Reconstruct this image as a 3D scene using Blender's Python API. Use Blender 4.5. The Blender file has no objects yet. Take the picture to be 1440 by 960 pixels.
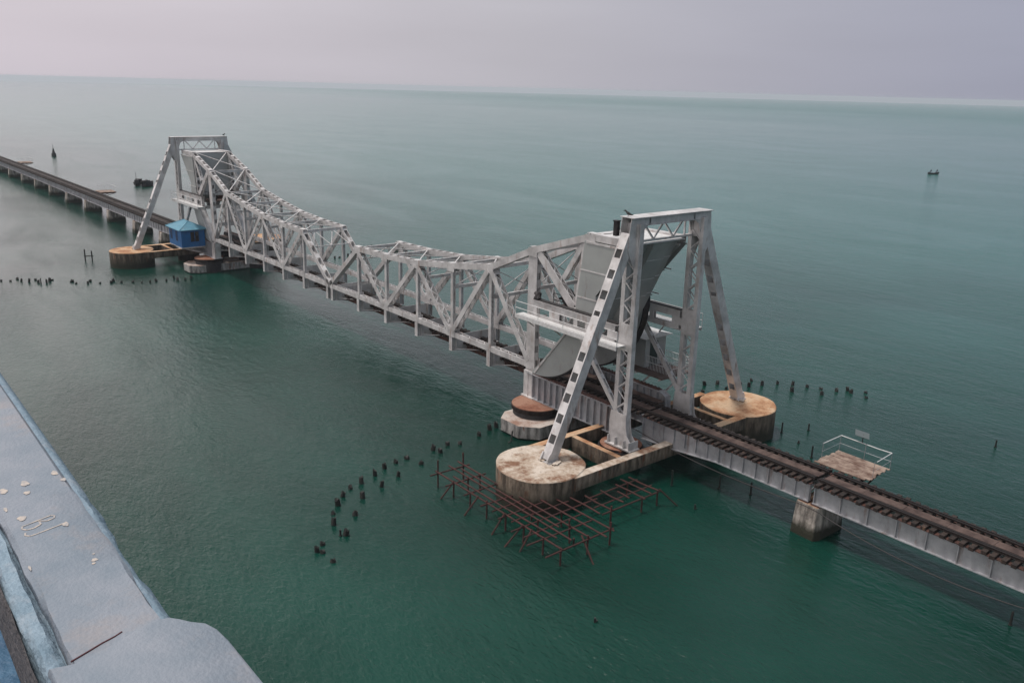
import bpy, bmesh, math, random
from mathutils import Vector, Matrix
random.seed(7)
S = bpy.context.scene
C = S.collection
R = math.radians
V = Vector

# ------------------------------------------------------------------ camera
cam_d = bpy.data.cameras.new('camera'); cam = bpy.data.objects.new('camera', cam_d); C.objects.link(cam)
CX, CY, CZ, YAW, PITCH, ROLL, FPX = 81.3764, -44.2188, 20.7935, 0.8806, 0.2894, 0.0253, 1196.3
fw = V((-math.sin(YAW)*math.cos(PITCH), math.cos(YAW)*math.cos(PITCH), -math.sin(PITCH)))
r_ = V((math.cos(YAW), math.sin(YAW), 0)); u_ = r_.cross(fw)
r2 = math.cos(ROLL)*r_ + math.sin(ROLL)*u_; u2 = -math.sin(ROLL)*r_ + math.cos(ROLL)*u_
M = Matrix((r2, u2, -fw)).transposed().to_4x4(); M.translation = V((CX, CY, CZ))
cam.matrix_world = M
cam_d.sensor_width = 36; cam_d.lens = 36*FPX/1440
cam_d.clip_start = 0.05; cam_d.clip_end = 90000
S.camera = cam
S.render.resolution_x = 1024; S.render.resolution_y = 682

# ------------------------------------------------------------------ light
SUN_EL, SUN_AZ = R(73), math.atan2(-0.55, -0.60)      # sun stands to the left and a little behind, veiled by thin cloud
sun_dir = V((math.cos(SUN_EL)*math.cos(SUN_AZ), math.cos(SUN_EL)*math.sin(SUN_AZ), math.sin(SUN_EL)))
W = bpy.data.worlds.new('World'); S.world = W; W.use_nodes = True
nt = W.node_tree; nt.nodes.clear()
def N(nt, t, **k):
    n = nt.nodes.new(t)
    for a, b in k.items(): setattr(n, a, b)
    return n
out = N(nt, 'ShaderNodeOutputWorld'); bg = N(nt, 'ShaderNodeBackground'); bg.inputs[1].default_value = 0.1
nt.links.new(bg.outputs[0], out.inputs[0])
sky = N(nt, 'ShaderNodeTexSky', sky_type='NISHITA', sun_disc=False, sun_elevation=SUN_EL, sun_rotation=math.pi/2-SUN_AZ, dust_density=6.0, air_density=1.0)
tc = N(nt, 'ShaderNodeTexCoord')
sep = N(nt, 'ShaderNodeSeparateXYZ'); nt.links.new(tc.outputs['Generated'], sep.inputs[0])
# cloud veil: warmer to the left, unseen bright bands above the view added to light the water
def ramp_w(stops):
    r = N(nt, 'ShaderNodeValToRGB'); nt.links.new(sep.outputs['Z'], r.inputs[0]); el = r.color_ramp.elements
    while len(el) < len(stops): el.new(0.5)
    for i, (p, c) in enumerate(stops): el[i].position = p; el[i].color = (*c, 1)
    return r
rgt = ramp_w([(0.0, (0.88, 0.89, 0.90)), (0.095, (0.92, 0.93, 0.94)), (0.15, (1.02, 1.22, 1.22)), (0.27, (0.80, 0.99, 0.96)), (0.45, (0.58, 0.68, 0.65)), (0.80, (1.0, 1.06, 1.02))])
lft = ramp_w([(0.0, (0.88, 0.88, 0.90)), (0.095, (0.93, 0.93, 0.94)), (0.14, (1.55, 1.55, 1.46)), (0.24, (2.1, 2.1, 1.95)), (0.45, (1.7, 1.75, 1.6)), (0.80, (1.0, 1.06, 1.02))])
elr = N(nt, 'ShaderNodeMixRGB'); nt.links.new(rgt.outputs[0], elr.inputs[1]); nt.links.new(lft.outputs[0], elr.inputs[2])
dot = N(nt, 'ShaderNodeVectorMath', operation='DOT_PRODUCT'); nt.links.new(tc.outputs['Generated'], dot.inputs[0])
dot.inputs[1].default_value = (-math.cos(YAW), -math.sin(YAW), 0)
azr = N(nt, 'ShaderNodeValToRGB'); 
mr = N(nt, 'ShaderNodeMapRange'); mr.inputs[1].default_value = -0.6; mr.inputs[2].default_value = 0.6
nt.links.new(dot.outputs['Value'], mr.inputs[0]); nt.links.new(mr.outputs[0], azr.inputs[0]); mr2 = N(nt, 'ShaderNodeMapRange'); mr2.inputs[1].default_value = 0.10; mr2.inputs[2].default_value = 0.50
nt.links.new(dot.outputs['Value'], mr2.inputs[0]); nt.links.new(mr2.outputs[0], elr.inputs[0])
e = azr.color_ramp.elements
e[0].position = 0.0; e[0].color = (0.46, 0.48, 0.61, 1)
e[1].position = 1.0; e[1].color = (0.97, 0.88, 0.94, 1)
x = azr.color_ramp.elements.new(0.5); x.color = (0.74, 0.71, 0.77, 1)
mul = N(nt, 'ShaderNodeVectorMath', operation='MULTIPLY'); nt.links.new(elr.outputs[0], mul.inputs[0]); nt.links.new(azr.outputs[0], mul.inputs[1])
cn = N(nt, 'ShaderNodeTexNoise'); cn.inputs['Scale'].default_value = 2.2; cn.inputs['Detail'].default_value = 4
mpw = N(nt, 'ShaderNodeMapping'); mpw.inputs['Scale'].default_value = (1, 1, 7); nt.links.new(tc.outputs['Generated'], mpw.inputs[0]); nt.links.new(mpw.outputs[0], cn.inputs[0])
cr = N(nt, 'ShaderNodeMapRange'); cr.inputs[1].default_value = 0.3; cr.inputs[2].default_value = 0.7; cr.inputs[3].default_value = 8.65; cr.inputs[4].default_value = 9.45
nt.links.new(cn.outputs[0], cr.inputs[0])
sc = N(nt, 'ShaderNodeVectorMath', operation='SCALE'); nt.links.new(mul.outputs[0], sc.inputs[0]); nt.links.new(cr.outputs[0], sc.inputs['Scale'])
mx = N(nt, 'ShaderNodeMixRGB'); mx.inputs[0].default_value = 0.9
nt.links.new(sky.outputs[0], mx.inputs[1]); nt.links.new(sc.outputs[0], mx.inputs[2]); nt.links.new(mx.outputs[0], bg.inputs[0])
sun = bpy.data.lights.new('sun', 'SUN'); sun.energy = 2.9; sun.angle = R(10); sun.color = (1.0, 0.95, 0.9)
so = bpy.data.objects.new('sun', sun); C.objects.link(so)
so.rotation_euler = (-sun_dir).to_track_quat('-Z', 'Y').to_euler()
S.view_settings.view_transform = 'Standard'; S.view_settings.look = 'None'; S.view_settings.gamma = 1
S.view_settings.use_curve_mapping = False; S.view_settings.exposure = -0.15
S.render.engine = 'CYCLES'
S.cycles.volume_bounces = 1

# ------------------------------------------------------------------ materials
def pmat(name, col, rough=0.6, metal=0.0, var=0.0, scale=3.0, col2=None, stain=None, bump=0.0, bscale=20, spec=None):
    """base colour broken by two sizes of noise towards col2; stain = (colour, amount, scale)"""
    m = bpy.data.materials.new(name); m.use_nodes = True; t = m.node_tree; b = t.nodes['Principled BSDF']
    b.inputs['Roughness'].default_value = rough; b.inputs['Metallic'].default_value = metal
    if spec is not None: b.inputs['Specular IOR Level'].default_value = spec
    g = N(t, 'ShaderNodeNewGeometry')
    n1 = N(t, 'ShaderNodeTexNoise'); n1.inputs['Scale'].default_value = scale; n1.inputs['Detail'].default_value = 6; n1.inputs['Roughness'].default_value = 0.65
    t.links.new(g.outputs['Position'], n1.inputs[0])
    r = N(t, 'ShaderNodeValToRGB'); t.links.new(n1.outputs[0], r.inputs[0])
    c2 = col2 or tuple(c*(1-var) for c in col)
    r.color_ramp.elements[0].position = 0.36; r.color_ramp.elements[0].color = (*c2, 1)
    r.color_ramp.elements[1].position = 0.62; r.color_ramp.elements[1].color = (*col, 1)
    last = r.outputs[0]
    if stain:
        sc_, am, ss = stain
        mp = N(t, 'ShaderNodeMapping'); mp.inputs['Scale'].default_value = (1, 1, 0.22); t.links.new(g.outputs['Position'], mp.inputs[0])
        n2 = N(t, 'ShaderNodeTexNoise'); n2.inputs['Scale'].default_value = ss; n2.inputs['Detail'].default_value = 8; n2.inputs['Roughness'].default_value = 0.7
        t.links.new(mp.outputs[0], n2.inputs[0])
        q = N(t, 'ShaderNodeMapRange'); q.inputs[1].default_value = 0.66-0.25*am; q.inputs[2].default_value = 0.80-0.2*am; q.inputs[4].default_value = 0.85
        t.links.new(n2.outputs[0], q.inputs[0])
        mm = N(t, 'ShaderNodeMixRGB'); t.links.new(q.outputs[0], mm.inputs[0]); t.links.new(last, mm.inputs[1]); mm.inputs[2].default_value = (*sc_, 1)
        last = mm.outputs[0]
    t.links.new(last, b.inputs['Base Color'])
    if bump:
        n3 = N(t, 'ShaderNodeTexNoise'); n3.inputs['Scale'].default_value = bscale; n3.inputs['Detail'].default_value = 5
        t.links.new(g.outputs['Position'], n3.inputs[0])
        bp = N(t, 'ShaderNodeBump'); bp.inputs['Strength'].default_value = bump; bp.inputs['Distance'].default_value = 0.05
        t.links.new(n3.outputs[0], bp.inputs['Height']); t.links.new(bp.outputs[0], b.inputs['Normal'])
    m.diffuse_color = (*col, 1)
    return m

def concrete(name, top, side, tide=(-3.6, -2.9), rust=0.3, dark=(0.035, 0.035, 0.025)):
    """weathered sea concrete: rusty/ochre staining on the up faces, black-green tide band low on the sides"""
    m = bpy.data.materials.new(name); m.use_nodes = True; t = m.node_tree; b = t.nodes['Principled BSDF']; b.inputs['Roughness'].default_value = 0.9
    b.inputs['Specular IOR Level'].default_value = 0.2
    g = N(t, 'ShaderNodeNewGeometry')
    def noise(s, d=7, rr=0.65, sc=None):
        n = N(t, 'ShaderNodeTexNoise'); n.inputs['Scale'].default_value = s; n.inputs['Detail'].default_value = d; n.inputs['Roughness'].default_value = rr
        if sc:
            mp = N(t, 'ShaderNodeMapping'); mp.inputs['Scale'].default_value = sc; t.links.new(g.outputs['Position'], mp.inputs[0]); t.links.new(mp.outputs[0], n.inputs[0])
        else: t.links.new(g.outputs['Position'], n.inputs[0])
        return n.outputs[0]
    def ramp(f, stops):
        r = N(t, 'ShaderNodeValToRGB'); t.links.new(f, r.inputs[0]); el = r.color_ramp.elements
        while len(el) < len(stops): el.new(0.5)
        for i, (p, c) in enumerate(stops): el[i].position = p; el[i].color = (*c, 1)
        return r.outputs[0]
    def mix(f, a, c):
        q = N(t, 'ShaderNodeMixRGB'); t.links.new(f, q.inputs[0]); t.links.new(a, q.inputs[1]); t.links.new(c, q.inputs[2]); return q.outputs[0]
    a = top
    tcol = ramp(noise(0.55, 9, 0.68), [(0.40, a[0]), (0.49, a[1]), (0.58, a[2])])
    sp = ramp(noise(4.5), [(0.30, (0.10, 0.06, 0.04)), (0.45, (1, 1, 1))])
    q = N(t, 'ShaderNodeMixRGB', blend_type='MULTIPLY'); q.inputs[0].default_value = 0.5; t.links.new(tcol, q.inputs[1]); t.links.new(sp, q.inputs[2]); tcol = q.outputs[0]
    scol = ramp(noise(2.2, sc=(1, 1, 0.25)), [(0.38, tuple(c*0.28 for c in side)), (0.62, side)])
    rs = N(t, 'ShaderNodeMapRange'); rs.inputs[1].default_value = 0.68-0.2*rust; rs.inputs[2].default_value = 0.8-0.2*rust; t.links.new(noise(1.3, sc=(1, 1, 0.3)), rs.inputs[0])
    rc = N(t, 'ShaderNodeRGB'); rc.outputs[0].default_value = (0.16, 0.05, 0.02, 1)
    scol = mix(rs.outputs[0], scol, rc.outputs[0])
    sp = N(t, 'ShaderNodeSeparateXYZ'); t.links.new(g.outputs['Position'], sp.inputs[0])
    ad = N(t, 'ShaderNodeMath', operation='MULTIPLY_ADD'); t.links.new(noise(1.6, sc=(1, 1, 0.4)), ad.inputs[0]); ad.inputs[1].default_value = 1.1; t.links.new(sp.outputs['Z'], ad.inputs[2])
    td = N(t, 'ShaderNodeMapRange'); td.inputs[1].default_value = tide[0]+0.55; td.inputs[2].default_value = tide[1]+0.55; td.inputs[3].default_value = 1; td.inputs[4].default_value = 0
    t.links.new(ad.outputs[0], td.inputs[0])
    dc = N(t, 'ShaderNodeRGB'); dc.outputs[0].default_value = (*dark, 1)
    scol = mix(td.outputs[0], scol, dc.outputs[0])
    sn = N(t, 'ShaderNodeSeparateXYZ'); t.links.new(g.outputs['True Normal'], sn.inputs[0])
    up = N(t, 'ShaderNodeMapRange'); up.inputs[1].default_value = 0.5; up.inputs[2].default_value = 0.8; t.links.new(sn.outputs['Z'], up.inputs[0])
    fin = mix(up.outputs[0], scol, tcol); t.links.new(fin, b.inputs['Base Color'])
    bp = N(t, 'ShaderNodeBump'); bp.inputs['Strength'].default_value = 0.6; bp.inputs['Distance'].default_value = 0.08
    t.links.new(noise(5), bp.inputs['Height']); t.links.new(bp.outputs[0], b.inputs['Normal'])
    return m

RUST = (0.13, 0.05, 0.028)
m_steel = pmat('aluminium_paint', (0.62, 0.60, 0.595), 0.5, 0.15, scale=0.8, col2=(0.39, 0.375, 0.37), stain=((0.22, 0.12, 0.08), 0.42, 2.0))
m_steel2 = pmat('girder_paint', (0.40, 0.40, 0.42), 0.42, 0.3, scale=1.2, col2=(0.28, 0.285, 0.30), stain=((0.17, 0.09, 0.06), 0.42, 1.7))
m_plate = pmat('counterweight_paint', (0.36, 0.375, 0.365), 0.5, 0.15, scale=0.35, col2=(0.30, 0.31, 0.305), stain=(RUST, 0.22, 1.5))
m_dark = pmat('dark_greased_steel', (0.035, 0.03, 0.03), 0.6, 0.3, scale=3, col2=(0.015, 0.014, 0.015))
m_rust = pmat('rusty_steel', (0.10, 0.042, 0.03), 0.85, 0.1, scale=5, col2=(0.035, 0.018, 0.015), bump=0.3)
m_pole = pmat('rusty_pole', (0.075, 0.02, 0.017), 0.85, 0.1, scale=4, col2=(0.03, 0.014, 0.012))
m_rail = pmat('rail_steel', (0.022, 0.015, 0.013), 0.65, 0.2, scale=4, col2=(0.012, 0.008, 0.007))
m_timber = pmat('creosoted_timber', (0.035, 0.022, 0.017), 0.9, scale=2.5, col2=(0.010, 0.007, 0.006), stain=((0.16, 0.09, 0.06), 0.35, 2.5), bump=0.4)
m_walk = pmat('rusty_walk_plate', (0.105, 0.068, 0.056), 0.85, scale=1.5, col2=(0.04, 0.022, 0.018), bump=0.2)
m_plank = pmat('weathered_planks', (0.33, 0.25, 0.20), 0.95, scale=1.6, col2=(0.13, 0.075, 0.055), bump=0.5)
m_pile = pmat('black_wet_pile', (0.022, 0.02, 0.018), 0.7, scale=6, col2=(0.01, 0.012, 0.01), bump=0.5)
m_blue = pmat('blue_paint', (0.006, 0.12, 0.33), 0.6, scale=1.2, col2=(0.005, 0.09, 0.25), stain=((0.02, 0.06, 0.12), 0.3, 2))
m_roof = pmat('light_blue_roof_sheet', (0.09, 0.25, 0.34), 0.6, scale=2, col2=(0.06, 0.19, 0.27), stain=((0.25, 0.33, 0.35), 0.4, 2))
m_glass = pmat('dark_window', (0.012, 0.013, 0.016), 0.25, scale=2, col2=(0.02, 0.015, 0.015))
m_white = pmat('white_paint', (0.62, 0.62, 0.62), 0.55, scale=4, col2=(0.5, 0.49, 0.48), stain=(RUST, 0.3, 3))
m_green = pmat('dark_green_door', (0.012, 0.035, 0.03), 0.6, scale=2, col2=(0.01, 0.025, 0.022))
m_skin = pmat('skin', (0.10, 0.05, 0.035), 0.6); m_cloth = pmat('dark_cloth', (0.03, 0.035, 0.05), 0.9)
m_boat = pmat('dark_boat_timber', (0.03, 0.028, 0.03), 0.7, scale=3, col2=(0.015, 0.014, 0.015))
m_cable = pmat('black_cable', (0.02, 0.015, 0.015), 0.6)
m_con_a = concrete('pale_caisson_concrete', [(0.20, 0.11, 0.07), (0.40, 0.32, 0.25), (0.54, 0.47, 0.40)], (0.27, 0.215, 0.165), tide=(-3.9, -2.8), rust=0.62)
m_con_b = concrete('ochre_caisson_concrete', [(0.30, 0.15, 0.08), (0.44, 0.26, 0.15), (0.50, 0.35, 0.23)], (0.19, 0.15, 0.115), tide=(-4.0, -3.0), rust=0.5)
m_con_p = concrete('pier_concrete', [(0.2, 0.12, 0.08), (0.3, 0.2, 0.14), (0.34, 0.27, 0.22)], (0.50, 0.45, 0.40), tide=(-4.0, -3.5), rust=0.5)
m_con_f = concrete('fender_concrete', [(0.26, 0.16, 0.12), (0.38, 0.30, 0.26), (0.45, 0.40, 0.36)], (0.42, 0.40, 0.38), tide=(-4.75, -4.45), rust=0.45)
m_cap = concrete('iron_cylinder', [(0.17, 0.07, 0.045), (0.25, 0.12, 0.08), (0.30, 0.17, 0.12)], (0.03, 0.022, 0.02), tide=(-4.6, -4.2), rust=0.3)

# ------------------------------------------------------------------ mesh builder
def tag(o, label=None, cat=None, group=None, kind=None):
    if label: o['label'] = label
    if cat: o['category'] = cat
    if group: o['group'] = group
    if kind: o['kind'] = kind
    return o
def thing(name, loc, label, cat, group=None):
    o = bpy.data.objects.new(name, None); C.objects.link(o); o.location = loc; o.empty_display_size = 0.5
    return tag(o, label, cat, group)

class MB:
    def __init__(s): s.v = []; s.f = []; s.sm = []
    def add(s, vs, fs, smooth=False):
        k = len(s.v); s.v += [tuple(v) for v in vs]; s.f += [tuple(i+k for i in f) for f in fs]; s.sm += [smooth]*len(fs)
    def frame(s, o, a, b, c):
        """box centred at o with half vectors a, b, c"""
        o, a, b, c = V(o), V(a), V(b), V(c)
        vs = [o+i*a+j*b+k*c for i in (-1, 1) for j in (-1, 1) for k in (-1, 1)]
        s.add(vs, [(0, 1, 3, 2), (4, 6, 7, 5), (0, 4, 5, 1), (2, 3, 7, 6), (0, 2, 6, 4), (1, 5, 7, 3)])
    def box(s, x0, x1, y0, y1, z0, z1):
        s.frame(((x0+x1)/2, (y0+y1)/2, (z0+z1)/2), ((x1-x0)/2, 0, 0), (0, (y1-y0)/2, 0), (0, 0, (z1-z0)/2))
    def bar(s, p0, p1, w, h, side=(0, 1, 0), off=(0, 0)):
        """bar from p0 to p1, width w along side, height h along the third direction"""
        p0, p1 = V(p0), V(p1); d = (p1-p0)
        if d.length < 1e-6: return
        dn = d.normalized(); sd = V(side); sd = (sd - dn*sd.dot(dn))
        if sd.length < 1e-4: sd = dn.orthogonal()
        sd.normalize(); n = sd.cross(dn)
        if n.z < -1e-6 or (abs(n.z) < 1e-6 and n.x < 0): n = -n
        o = (p0+p1)/2 + sd*off[0] + n*off[1]
        s.frame(o, d/2, sd*w/2, n*h/2)
    def ibeam(s, p0, p1, w, h, side=(0, 1, 0), t=0.03):
        s.bar(p0, p1, t, h, side); s.bar(p0, p1, w, t, side, (0, h/2)); s.bar(p0, p1, w, t, side, (0, -h/2))
    def cyl(s, p0, p1, r0, r1=None, n=10, cap=True):
        p0, p1 = V(p0), V(p1); r1 = r0 if r1 is None else r1
        d = (p1-p0).normalized(); a = d.orthogonal().normalized(); b = d.cross(a)
        vs = [p0+(a*math.cos(t)+b*math.sin(t))*r0 for t in [2*math.pi*i/n for i in range(n)]]
        vs += [p1+(a*math.cos(t)+b*math.sin(t))*r1 for t in [2*math.pi*i/n for i in range(n)]]
        s.add(vs, [(i, (i+1) % n, n+(i+1) % n, n+i) for i in range(n)], n > 6)
        if cap: s.add(vs, [tuple(range(n))[::-1], tuple(range(n, 2*n))])
    def tube(s, pts, r, n=6):
        for a, b in zip(pts, pts[1:]): s.cyl(a, b, r, n=n)
    def prism(s, pts, e, smooth=False):
        """closed outline pts (3D) extruded by vector e"""
        n = len(pts); e = V(e); vs = [V(p) for p in pts] + [V(p)+e for p in pts]
        s.add(vs, [tuple(range(n))[::-1], tuple(range(n, 2*n))])
        s.add(vs, [(i, (i+1) % n, n+(i+1) % n, n+i) for i in range(n)], smooth)
    def member(s, p0, p1, w, h, top='lace', bot='lace', side=(0, 1, 0), t=0.04, pitch=0.62, lip=0.07, gap=0.8, plate=0.8, e=0.35, skipl=0.0):
        """built-up steel member: two side channels joined by lacing bars, battens or a cover plate"""
        p0, p1 = V(p0), V(p1); d = p1-p0; L = d.length; dn = d/L
        sd = V(side); sd = (sd-dn*sd.dot(dn)).normalized(); n = sd.cross(dn)
        if n.z < -1e-6 or (abs(n.z) < 1e-6 and n.x < 0): n = -n
        for q in (-1, 1):
            s.bar(p0, p1, t, h, sd, (q*(w/2-t/2), 0))
            for z in (-1, 1): s.bar(p0, p1, lip, t*0.9, sd, (q*(w/2-lip/2-0.003), z*(h/2+0.002)))
        for z, k in ((1, top), (-1, bot)):
            o = n*(z*(h/2+0.012))
            def flat(a, b, ww, yy0, yy1, tt=0.022):
                s.bar(p0+dn*a+sd*yy0+o, p0+dn*b+sd*yy1+o, ww, tt, sd)
            if k == 'solid': flat(0, L, w-0.01, 0, 0); continue
            if k == 'none': continue
            flat(0, e+skipl, w-0.01, 0, 0); flat(L-e, L, w-0.01, 0, 0)
            if k == 'lace':
                m = max(1, round((L-2*e-skipl)/pitch)); st = (L-2*e-skipl)/m; ww = w/2-0.06
                for i in range(m):
                    a = e+skipl+i*st; q = 1 if i % 2 else -1
                    A = p0+dn*a+sd*ww*q+o; B = p0+dn*(a+st)-sd*ww*q+o
                    dd = (B-A).normalized(); s.bar(A, B, 0.065, 0.022, dd.cross(n))
            if k == 'batt':
                m = max(1, round((L-2*e-gap)/(gap+plate))); st = (L-2*e-gap)/m if m else 1
                for i in range(m):
                    a = e+gap*0.5+(i+0.5)*st; flat(a-plate/2*st/(gap+plate)+0.0, a+plate/2*st/(gap+plate), w-0.01, 0, 0)
    def build(s, name, mat, parent=None, rel=True, bevel=0, mats=None):
        off = V((0, 0, 0))
        if parent is not None and rel:
            p = parent; 
            while p is not None: off += p.location; p = p.parent
        me = bpy.data.meshes.new(name)
        me.from_pydata([tuple(V(v)-off) for v in s.v], [], s.f)
        bm = bmesh.new(); bm.from_mesh(me); bmesh.ops.recalc_face_normals(bm, faces=bm.faces[:]); bm.to_mesh(me); bm.free()
        me.polygons.foreach_set('use_smooth', s.sm); me.materials.append(mat); me.update()
        if any(s.sm): me.set_sharp_from_angle(angle=R(40))
        o = bpy.data.objects.new(name, me); C.objects.link(o)
        if parent is not None: o.parent = parent
        if bevel:
            b = o.modifiers.new('bevel', 'BEVEL'); b.width = bevel; b.segments = 2; b.limit_method = 'ANGLE'
        return o

ORD = ['first', 'second', 'third', 'fourth', 'fifth', 'sixth', 'seventh', 'eighth', 'ninth', 'tenth', 'eleventh', 'twelfth', 'thirteenth', 'fourteenth', 'fifteenth', 'sixteenth', 'seventeenth', 'eighteenth', 'nineteenth', 'twentieth', 'twenty-first', 'twenty-second', 'twenty-third', 'twenty-fourth', 'twenty-fifth', 'twenty-sixth', 'twenty-seventh', 'twenty-eighth', 'twenty-ninth', 'thirtieth']
WZ = -4.5                                    # water level

# ------------------------------------------------------------------ sea
def sea():
    m = bpy.data.materials.new('sea_water'); m.use_nodes = True; t = m.node_tree; b = t.nodes['Principled BSDF']
    b.inputs['Roughness'].default_value = 0.12; b.inputs['IOR'].default_value = 1.33
    g = N(t, 'ShaderNodeNewGeometry')
    def noise(s, sc, d=4, rr=0.6, dist=0.0):
        mp = N(t, 'ShaderNodeMapping'); mp.inputs['Scale'].default_value = sc; mp.inputs['Rotation'].default_value = (0, 0, R(35)); t.links.new(g.outputs['Position'], mp.inputs[0])
        n = N(t, 'ShaderNodeTexNoise'); n.inputs['Scale'].default_value = s; n.inputs['Detail'].default_value = d; n.inputs['Roughness'].default_value = rr; n.inputs['Distortion'].default_value = dist
        t.links.new(mp.outputs[0], n.inputs[0]); return n.outputs[0]
    r = N(t, 'ShaderNodeValToRGB'); t.links.new(noise(0.022, (1, 1.6, 1), 5, 0.6, 0.6), r.inputs[0]); el = r.color_ramp.elements
    el[0].position = 0.35; el[0].color = (0.002, 0.020, 0.014, 1); el[1].position = 0.68; el[1].color = (0.005, 0.046, 0.033, 1)
    # milkier, shallower water over the bank beyond the bridge
    dm = N(t, 'ShaderNodeVectorMath', operation='DOT_PRODUCT'); t.links.new(g.outputs['Position'], dm.inputs[0]); dm.inputs[1].default_value = (-0.10, 0.995, 0)
    nm = N(t, 'ShaderNodeMath', operation='MULTIPLY_ADD'); t.links.new(noise(0.012, (1, 1, 1), 4), nm.inputs[0]); nm.inputs[1].default_value = 90; t.links.new(dm.outputs['Value'], nm.inputs[2])
    mm = N(t, 'ShaderNodeMapRange'); mm.interpolation_type = 'SMOOTHSTEP'; mm.inputs[1].default_value = 30; mm.inputs[2].default_value = 190; t.links.new(nm.outputs[0], mm.inputs[0])
    mc = N(t, 'ShaderNodeMixRGB'); t.links.new(mm.outputs[0], mc.inputs[0]); t.links.new(r.outputs[0], mc.inputs[1]); mc.inputs[2].default_value = (0.018, 0.105, 0.088, 1)
    t.links.new(mc.outputs[0], b.inputs['Base Color'])
    prev = None
    calm = N(t, 'ShaderNodeMapRange'); calm.inputs[1].default_value = 0.38; calm.inputs[2].default_value = 0.62; calm.inputs[3].default_value = 0.55; calm.inputs[4].default_value = 1.15
    t.links.new(noise(0.018, (1, 3.0, 1), 4, 0.6, 1.0), calm.inputs[0])
    # wind-roughened deeper water far out to the right
    dv = N(t, 'ShaderNodeVectorMath', operation='DOT_PRODUCT'); t.links.new(g.outputs['Position'], dv.inputs[0]); dv.inputs[1].default_value = (0.15, 0.989, 0)
    wn = N(t, 'ShaderNodeMath', operation='MULTIPLY_ADD'); t.links.new(noise(0.002, (1, 1, 1), 4), wn.inputs[0]); wn.inputs[1].default_value = 900; t.links.new(dv.outputs['Value'], wn.inputs[2])
    wz = N(t, 'ShaderNodeMapRange'); wz.inputs[1].default_value = 1000; wz.inputs[2].default_value = 1700; wz.inputs[3].default_value = 0.0; wz.inputs[4].default_value = 2.6; t.links.new(wn.outputs[0], wz.inputs[0])
    rg = N(t, 'ShaderNodeMath', operation='MULTIPLY_ADD'); t.links.new(wz.outputs[0], rg.inputs[0]); rg.inputs[1].default_value = 0.05; rg.inputs[2].default_value = 0.12; t.links.new(rg.outputs[0], b.inputs['Roughness'])
    amp = N(t, 'ShaderNodeMath', operation='ADD'); t.links.new(calm.outputs[0], amp.inputs[0]); t.links.new(wz.outputs[0], amp.inputs[1])
    for (s, sc, d, dist_) in ((0.14, (1, 2.4, 1), 2, 0.12), (0.8, (1, 2.2, 1), 3, 0.09), (2.6, (1, 1.9, 1), 4, 0.055)):
        bp = N(t, 'ShaderNodeBump'); ds = N(t, 'ShaderNodeMath', operation='MULTIPLY'); t.links.new(amp.outputs[0], ds.inputs[0]); ds.inputs[1].default_value = dist_
        t.links.new(ds.outputs[0], bp.inputs['Distance']); bp.inputs['Strength'].default_value = 1.0
        t.links.new(noise(s, sc, d, 0.6, 0.4), bp.inputs['Height'])
        if prev: t.links.new(prev.outputs[0], bp.inputs['Normal'])
        prev = bp
    t.links.new(prev.outputs[0], b.inputs['Normal'])
    # the sheet follows the curve of the sea and drops below the horizon
    mb = MB(); rad = [0, 300, 600]
    while rad[-1] < 14500: rad.append(rad[-1]*1.06)
    n = 160; vs = [(CX, CY, WZ)]; fs = []
    for q in rad[1:]: vs += [(CX+q*math.cos(2*math.pi*i/n), CY+q*math.sin(2*math.pi*i/n), WZ-max(0, q-300)**2/(2*1.7e6)) for i in range(n)]
    fs += [(0, 1+i, 1+(i+1) % n) for i in range(n)]
    for j in range(len(rad)-2): fs += [(1+j*n+i, 1+(j+1)*n+i, 1+(j+1)*n+(i+1) % n, 1+j*n+(i+1) % n) for i in range(n)]
    mb.add(vs, fs, True)
    return tag(mb.build('water', m), 'calm grey green sea reaching a hazy horizon', None, None, 'structure')
sea()

def haze():
    m = bpy.data.materials.new('haze_air'); m.use_nodes = True; t = m.node_tree
    for n in list(t.nodes):
        if n.type == 'BSDF_PRINCIPLED': t.nodes.remove(n)
    pv = N(t, 'ShaderNodeVolumePrincipled'); pv.inputs['Color'].default_value = (0.77, 0.78, 0.84, 1); pv.inputs['Density'].default_value = 0.0002
    pv.inputs['Anisotropy'].default_value = 0.2
    o = [n for n in t.nodes if n.type == 'OUTPUT_MATERIAL'][0]; t.links.new(pv.outputs[0], o.inputs['Volume'])
    mb = MB(); K = 16500; mb.box(CX-K, CX+K, CY-K, CY+K, WZ-68.0, 22.3)
    return tag(mb.build('haze', m), 'thin sea haze over the water', None, None, 'stuff')
haze()

# ------------------------------------------------------------------ bridge dimensions (metres, x along the bridge, y across, z up; z = 0 is the bottom chord)
HW = 2.44
PX = [0, 6.17, 11.54, 17.05, 22.59, 28.0, 33.3]
TH = [None, 4.95, 5.05, 5.35, 6.05, 6.85, 9.1]
T7 = (39.4, 11.0)
RZ = -0.85

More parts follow.
